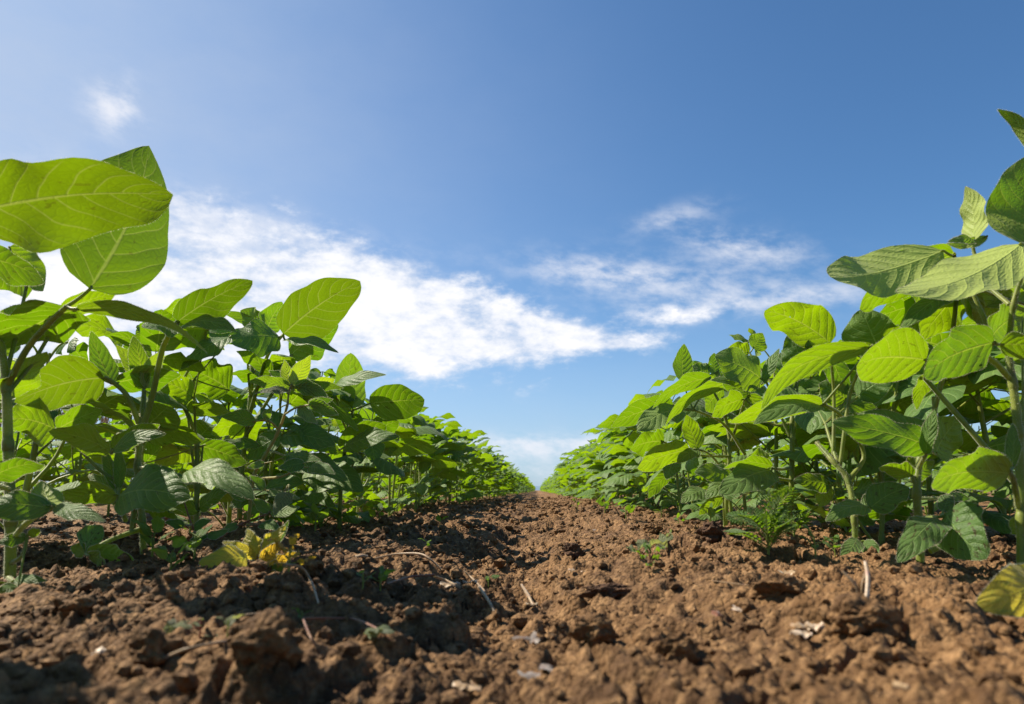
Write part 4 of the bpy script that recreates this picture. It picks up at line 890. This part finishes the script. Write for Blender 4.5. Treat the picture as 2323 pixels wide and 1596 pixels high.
# ------------------------------------------------------------------ weeds and litter on the soil
def gnd(p, dz=0.0): return Vector((p[0], p[1], gz(p[0], p[1])+dz))
def feather_weed(x, y, label, n=9, size=0.055, seed=1):
    """ragweed-like plant: ferny, twice-cut leaves"""
    rg = random.Random(seed); base = hit(x, y); root = empty('ragweed', base); tag(root, label, 'weed', 'ferny weeds at the foot of the right row')
    mb = MB(); tube(mb, [(0, 0, -.005), (0.002, 0, size*.4), (0.0, 0.003, size*.8)], [.0012, .001, .0006], 6, 3); mb.build('stem', STEM, root)
    for k in range(n):
        a = k*2.4+rg.uniform(-.3, .3); el = math.radians(rg.uniform(15, 65)); L = size*rg.uniform(.7, 1.2)
        d = np.array([math.cos(a)*math.cos(el), math.sin(a)*math.cos(el), math.sin(el)]); o = np.array([0, 0, size*.08*k/n*6])
        mb = MB(); c = [o, o+d*L*.5+np.array([0, 0, .004]), o+d*L]
        C, R, T, U, V = tube(mb, c, [.0006, .0005, .0003], 4, 5)
        up = np.array([0, 0, 1.0])+np.array([rg.gauss(0, .3), rg.gauss(0, .3), 0])
        for i in range(2, len(C)):
            f = i/len(C); s = L*.36*math.sin(math.pi*min(1, f*.8+.15))
            for sg in (-1, 1):
                lat = np.cross(up, T[i]); lat /= np.linalg.norm(lat); ax = lat*sg+T[i]*.8; ax /= np.linalg.norm(ax)
                tipp = C[i]+ax*s; leaf_surface(mb, C[i], tipp, up, s*.28, nu=4, nv=2, prof=(.4, .5), m=1)
                for q in (.45, .72):
                    for s2 in (-1, 1):
                        b2 = C[i]+ax*s*q; l2 = np.cross(up, ax)*s2+ax*.8; l2 /= np.linalg.norm(l2)
                        leaf_surface(mb, b2, b2+l2*s*.33, up, s*.15, nu=2, nv=2, prof=(.4, .5), m=1)
        leaf_surface(mb, C[-2], C[-1]+T[-1]*L*.12, up, L*.06, nu=3, nv=2, prof=(.4, .5), m=1)
        mb.build('leaf', [STEM, WEEDL], root)
feather_weed(1742, 1252, 'largest ferny bright green weed on the sunlit soil at the foot of the right row', 15, .033, 3)
feather_weed(1800, 1215, 'ferny weed half hidden in shade behind the largest ferny weed', 9, .03, 5)
feather_weed(1500, 1172, 'tiny ferny weed at the left foot of the right row far back', 6, .02, 7)
feather_weed(2290, 1170, 'ferny weed on the bare soil behind the plant at the right edge', 6, .04, 9)
def small_weed(x, y, label, n=6, size=0.03, seed=1, m=None, sm=None, cat='weed', group='small weeds on the soil', name='small_weed', lie=0.0, wf=.42, prof=(.5, .8), wave=.1, elr=(5, 50)):
    rg = random.Random(seed); base = hit(x, y); root = empty(name, base); tag(root, label, cat, group)
    h = size*.6; tip = Vector((lie*size, -lie*size*.3, h*(1-lie*.6)))
    mb = MB(); tube(mb, [(0, 0, -.004), tip*.5+Vector((0, 0, .002)), tip], [size*.035, size*.03, size*.02], 6, 3); mb.build('stem', sm or STEM, root)
    for k in range(n):
        a = k*2.4+rg.uniform(-.5, .5)+seed; el = math.radians(rg.uniform(*elr)); L = size*rg.uniform(.45, .95); o = np.array(tip)*(k+1.0)/n
        d = np.array([math.cos(a)*math.cos(el), math.sin(a)*math.cos(el), math.sin(el)])
        up = np.array([0, 0, 1.0])+np.array([rg.gauss(0, .4), rg.gauss(0, .4), 0])
        mb = MB(); tube(mb, [o, o+d*L*.3], [size*.018, size*.015], 4, 2)
        leaf_surface(mb, o+d*L*.25, o+d*L, up, L*wf*rg.uniform(.8, 1.2), nu=8, nv=6, prof=prof, m=1, arch=rg.uniform(-.05, .25), wave=wave, ph=rg.random(), fold=.2)
        mb.build('leaf', [sm or STEM, m or WEEDL], root)
    return root
# the yellowing weed in front of the left row
base = hit(585, 1318)
hero_plant('dying_weed', 'dying weed with yellow and brown curled leaves in front of the left row',
 [(588, 1318, .56, 1.6), (592, 1290, .56, 1.5), (588, 1262, .56, 1.2)],
 [([1.3, (588, 1300, .56), (570, 1292, .555), (545, 1288, .55)], [(562, 1272, .49, 450, 1278, .45, 62, 20, D(mat=YEL, side='t', arch=.22, prof=(.6, .4), curl=.1))]),
  ([1.0, (590, 1280, .56), (585, 1262, .56)], [(586, 1262, .55, 505, 1228, .54, 26, 10, D(mat=YEL, arch=.2, wave=.2)), (588, 1270, .54, 630, 1232, .53, 30, 15, D(mat=SICK, arch=.25, wave=.15, curl=.4)),
     (584, 1262, .545, 560, 1200, .55, 34, 25, D(mat=YEL, wave=.2)), (594, 1262, .55, 648, 1192, .555, 34, 20, D(mat=YEL, wave=.25)), (590, 1285, .555, 580, 1238, .55, 20, 0, D(mat=SICK, wave=.15)),
     (600, 1270, .56, 655, 1180, .58, 16, -20, D(mat=LEAFS, wave=.2))]),
  ([.9, (592, 1300, .56), (610, 1285, .565)], [(610, 1285, .565, 672, 1252, .57, 22, -20, D(mat=SICK, wave=.3)), (612, 1290, .56, 660, 1282, .56, 20, 0, D(mat=WEEDL, wave=.2)), (606, 1300, .56, 640, 1312, .55, 18, 0, D(mat=SICK, wave=.2)),
     (600, 1300, .56, 560, 1322, .545, 18, 20, D(mat=SICK, wave=.2))]),
 ], group='weeds in front of the left row', mat_=SICK, cat='weed', stem_m=ORNG, nh=200)
small_weed(655, 1296, 'tangle of small brown-green shoots at the right side of the dying yellow weed', 7, .02, 4, m=SICK, wf=.5, wave=.3)
hero_plant('pigweed', 'young weed with a slanting red stem low in the left row', [(500, 1222, .78, 1.5), (545, 1190, .78, 1.4), (625, 1158, .77, 1.0)],
 [([.8, (560, 1185, .78), (590, 1190, .77)], [wl(590, 1188, .77, 640, 1205, .75, 24, 30, side='t'), wl(540, 1190, .78, 500, 1205, .77, 18, 30)]),
  ([.8, (600, 1168, .775), (612, 1160, .77)], [wl(612, 1160, .77, 570, 1130, .77, 24, -20), wl(614, 1160, .77, 680, 1150, .75, 24, 30)])],
 group='pigweeds growing in the soybean rows', mat_=WEEDL, cat='weed', stem_m=RED, nh=60)
hero_plant('pigweed', 'young weed with a thin dark-red stem leaning left under the left row', [(460, 1240, .74, 1.3), (435, 1190, .74, 1.2), (418, 1140, .74, .9)],
 [([.7, (435, 1190, .74), (420, 1192, .73)], [wl(418, 1192, .73, 372, 1184, .72, 20, 30, side='t'), wl(440, 1196, .73, 480, 1180, .72, 22, 30, side='t')]),
  ([.7, (445, 1215, .74), (470, 1215, .73)], [wl(470, 1215, .73, 430, 1225, .72, 14, 30, side='t'), wl(470, 1214, .73, 520, 1200, .72, 18, 30)])],
 group='pigweeds growing in the soybean rows', mat_=WEEDL, cat='weed', stem_m=RED, nh=60)
for i, (x, y, n, s, sd, lab) in enumerate([
    (345, 1258, 7, .034, 2, 'small leafy weed beside the foot of the second stem on the left'), (440, 1268, 6, .030, 3, 'small weed with narrow leaves left of the dying yellow weed'),
    (385, 1308, 6, .022, 6, 'dull seedling weed in the shade in front of the left row'), (430, 1215, 8, .04, 9, 'leafy weed low between the left row stems'), (560, 1200, 7, .035, 12, 'weed low behind the dying yellow weed'),
    (715, 1200, 7, .035, 14, 'weed at the foot of the left row behind the soil edge'), (790, 1190, 6, .03, 15, 'weed at the foot of the left row farther back'), (860, 1180, 6, .03, 16, 'tiny weed under the leaves of the left row far back'),
    (998, 1192, 3, .018, 17, 'lone seedling standing in the left part of the furrow far back'), (968, 1250, 3, .013, 18, 'pointed seedling beside the pale curved root'), (822, 1355, 3, .014, 19, 'upright seedling blade in the left half of the soil'),
    (862, 1345, 4, .016, 20, 'dark seedling beside the red lying stem'), (1108, 1330, 3, .010, 21, 'tiny sprout in the middle of the furrow'), (1540, 1190, 5, .024, 22, 'tiny broad-leaved weed at the left foot of the right row'),
    (1612, 1185, 6, .028, 23, 'small weed under the right row beside a dark clod'), (1372, 1160, 7, .03, 24, 'bright seedling cluster at the far foot of the right row'), (1420, 1172, 6, .03, 25, 'light green seedling at the foot of the right row'),
    (1850, 1258, 5, .022, 26, 'narrow-leaved seedling right of the largest ferny weed'), (1895, 1262, 4, .016, 27, 'two-leaved seedling beside the arching plant stem'), (1310, 1155, 6, .025, 28, 'small yellowish weed far down the right side of the furrow')]):
    small_weed(x, y, lab, n, s, sd, wave=.08)
small_weed(368, 1475, 'blurred pale seedling on the soil at lower left', 4, .013, 31, m=WILT)
small_weed(452, 1452, 'blurred drooping seedling with red stem at lower left', 4, .013, 32, m=WILT, sm=RED, elr=(-20, 20))
small_weed(515, 1445, 'blurred small bluish leaf cluster right of the drooping seedling', 3, .010, 33, m=WILT)
small_weed(684, 1418, 'tiny bright green sprout on the red uprooted weed', 4, .009, 34)
small_weed(1448, 1262, 'wilting weed with pale broad leaf and pink stem in the middle of the furrow', 5, .026, 41, m=WILT, sm=RED, lie=.7, wf=.6, wave=.25)
small_weed(1475, 1290, 'small green weed lying just in front of the wilting one', 8, .018, 42, m=WEEDL, sm=RED, wave=.3)
hero_plant('soybean_leaf', 'single blurred bright green leaf tip at the lower left edge', [(-20, 1470, .40, 1.0), (-14, 1450, .40, 1.0)], [([.8, (-10, 1445, .40)], [(-14, 1455, .40, 40, 1400, .39, 28, 10)])], cat='leaf', nh=20, group=None)

def stick(name, pts, rad, m, label, cat, group, lift=0.0, sides=7, flat=1.0):
    """pts: (x, y, height above soil m) in reading-frame x, y of their foot on the soil"""
    W_ = []
    for p in pts:
        h_ = hit(p[0], p[1]); W_.append(h_+Vector((0, 0, p[2]+lift)))
    b = W_[0]; mb = MB(); tube(mb, [w_-b for w_ in W_], [r*.001 for r in rad], sides, 5, flat=flat)
    o = mb.build(name, m, loc=b); tag(o, label, cat, group); return o
def stick3(name, pts, rad, m, label, cat, group, flat=1.0):
    W_ = [P(*p) for p in pts]; b = W_[0]; mb = MB(); tube(mb, [w_-b for w_ in W_], [r*.001 for r in rad], 8, 6, flat=flat)
    o = mb.build(name, m, loc=b); tag(o, label, cat, group); return o
G1 = 'dry stalks and roots on the soil'
p = hit(1965, 1385)
stick3('dry_stalk', [(1965, 1392, p.y), (1967, 1350, p.y), (1969, 1310, p.y+.004), (1963, 1274, p.y+.01)], [.8, .95, .9, .7], PALE, 'white bleached stalk standing upright in the sunlit soil', 'stalk', G1)
stick3('dry_stalk', [(1944, 1372, p.y+.004), (1946, 1350, p.y), (1940, 1325, p.y-.002), (1912, 1296, p.y)], [.5, .5, .6, .5], STRAW, 'thin tan stalk curving left of the white upright one', 'stalk', G1)
stick3('dry_stalk', [(1957, 1372, p.y+.004), (1955, 1330, p.y+.004), (1962, 1300, p.y+.006)], [.3, .3, .3], STRAW, 'hair-thin dry strand between the tan and the white stalk', 'stalk', G1)
stick('root', [(640, 1312, .004), (680, 1322, .006), (706, 1340, .004), (722, 1375, .001)], [.7, .7, .6, .4], STRAW, 'pale curved root hooking down right of the dying yellow weed', 'root', G1)
stick('dry_stalk', [(368, 1512, .002), (430, 1498, .004), (535, 1470, .003)], [.5, .55, .5], STRAW, 'thin straight straw lying across the dark soil at lower left', 'stalk', G1)
stick('root', [(555, 1408, .001), (600, 1415, .004), (622, 1430, .004), (650, 1442, .001)], [.4, .5, .5, .4], STRAW, 'thin wavy rootlet left of the red uprooted weed', 'root', G1)
stick('uprooted_weed', [(686, 1425, .003), (740, 1432, .005), (800, 1432, .004), (850, 1445, .003), (885, 1460, .001)], [.7, .5, .45, .4, .3], RED, 'red-stemmed uprooted weed lying on the soil at lower left', 'weed', G1)
stick('root', [(686, 1425, .003), (700, 1450, .002), (714, 1472, .001)], [.5, .35, .2], RED, 'short red root pointing down from the uprooted weed', 'root', G1)
stick('dry_stalk', [(878, 1334, .002), (930, 1330, .005), (985, 1324, .005)], [.6, .7, .8], RED, 'pinkish stem lying on the soil left of the furrow centre', 'stalk', G1)
stick('dry_stalk', [(985, 1322, .004), (1010, 1328, .003), (1045, 1342, .001)], [1.4, 1.3, .6], STRAW, 'frayed tan end of stalk beyond the pinkish stem', 'stalk', G1, flat=.4)
stick('root', [(850, 1272, .001), (900, 1268, .004), (950, 1272, .004), (975, 1280, .003), (1005, 1300, .001)], [.7, .8, 1.0, .8, .5], STRAW, 'long pale root lying across the left of the furrow', 'root', G1)
stick('husk', [(805, 1278, .003), (820, 1274, .005), (834, 1270, .003)], [1.4, 1.8, .9], STRAW, 'tan seed husk at the left end of the long pale root', 'husk', G1, flat=.5)
stick('dry_stalk', [(1052, 1310, .003), (1075, 1325, .003), (1100, 1345, .001)], [.6, .7, .4], STRAW, 'tan chip of stalk left of the furrow centre', 'stalk', G1)
stick('dry_stalk', [(1086, 1368, .003), (1110, 1392, .004), (1130, 1412, .001)], [.8, .9, .6], STRAW, 'light splinter lying at the edge of the long shadow', 'stalk', G1)
stick('dry_stalk', [(1183, 1350, .003), (1198, 1372, .006), (1210, 1382, .001)], [.8, 1.0, .8], STRAW, 'orange-tan twig in the centre of the furrow', 'stalk', G1)
stick('dry_stalk', [(1615, 1322, .001), (1700, 1340, .002)], [.3, .3], STRAW, 'hair-thin straw in the sun right of the furrow centre', 'stalk', G1)
stick('dry_stalk', [(2035, 1588, .003), (2065, 1592, .003)], [.8, .5], STRAW, 'blurred straw end at the bottom edge', 'stalk', G1)
def chip(x, y, sx, sy, seed, m, label, name='dry_leaf_scrap', lift=.002):
    rg = random.Random(seed); b = hit(x, y); k = 9; V = []; a0 = rg.uniform(0, 6.28)
    mb = MB(); n = np.array([rg.gauss(0, .25), -.2+rg.gauss(0, .2), 1.0])
    for q in range(rg.choice((2, 3))):
        a = a0+q*1.9; d = np.array([math.cos(a), math.sin(a)*.8, rg.uniform(.0, .25)]); c = np.array([rg.gauss(0, sx*.2), rg.gauss(0, sx*.2), lift])
        leaf_surface(mb, c, c+d*sx*rg.uniform(.6, 1.1), n, sy*rg.uniform(.7, 1.2), nu=8, nv=5, arch=rg.uniform(-.1, .2), wave=.16, curl=.15, ph=rg.random(), prof=(.35, .35))
    o = mb.build(name, m, loc=b); tag(o, label, 'leaf scrap', 'dry scraps on the soil'); return o
chip(1835, 1440, .0065, .0045, 1, STRAW, 'cream dry scrap on the sunlit soil at right of centre')
chip(1812, 1452, .005, .006, 2, PALE, 'smaller cream scrap just left of the larger cream one')
chip(1850, 1436, .005, .005, 11, PALE, 'curled cream scrap at the right end of the pale cluster')
chip(1205, 1495, .010, .003, 3, GREYD, 'grey papery scrap at the bottom centre', lift=.006)
chip(1222, 1535, .012, .005, 4, GREYD, 'hanging pale-grey strip below the papery scrap at the bottom centre')
chip(1775, 1305, .008, .005, 5, STRAW, 'tan curled scrap right of the furrow centre')
chip(1060, 1575, .007, .005, 6, STRAW, 'orange-tan scrap at the bottom edge left of centre')
chip(1680, 1405, .006, .004, 7, PALE, 'white speck-like scrap left of the cream ones')
chip(1350, 1205, .009, .005, 8, GREYD, 'greyish scrap far back in the furrow')
chip(1310, 1302, .007, .005, 9, STRAW, 'small tan scrap behind the flat dark slab')
chip(1210, 1380, .005, .004, 10, DRY, 'rust-brown scrap at the foot of the orange-tan twig')
chip(230, 1505, .004, .003, 12, PALE, 'small white flake in the shadow at far lower left')
chip(1635, 1410, .006, .003, 13, RED, 'reddish flake left of the cream scraps')
chip(1020, 1335, .010, .006, 14, STRAW, 'shredded straw scrap beside the pinkish stem')
chip(1060, 1330, .009, .005, 15, STRAW, 'thin straw shreds right of the pinkish stem')
chip(850, 1455, .016, .008, 16, WILT, 'limp green leaf of the uprooted weed, spread on the soil')
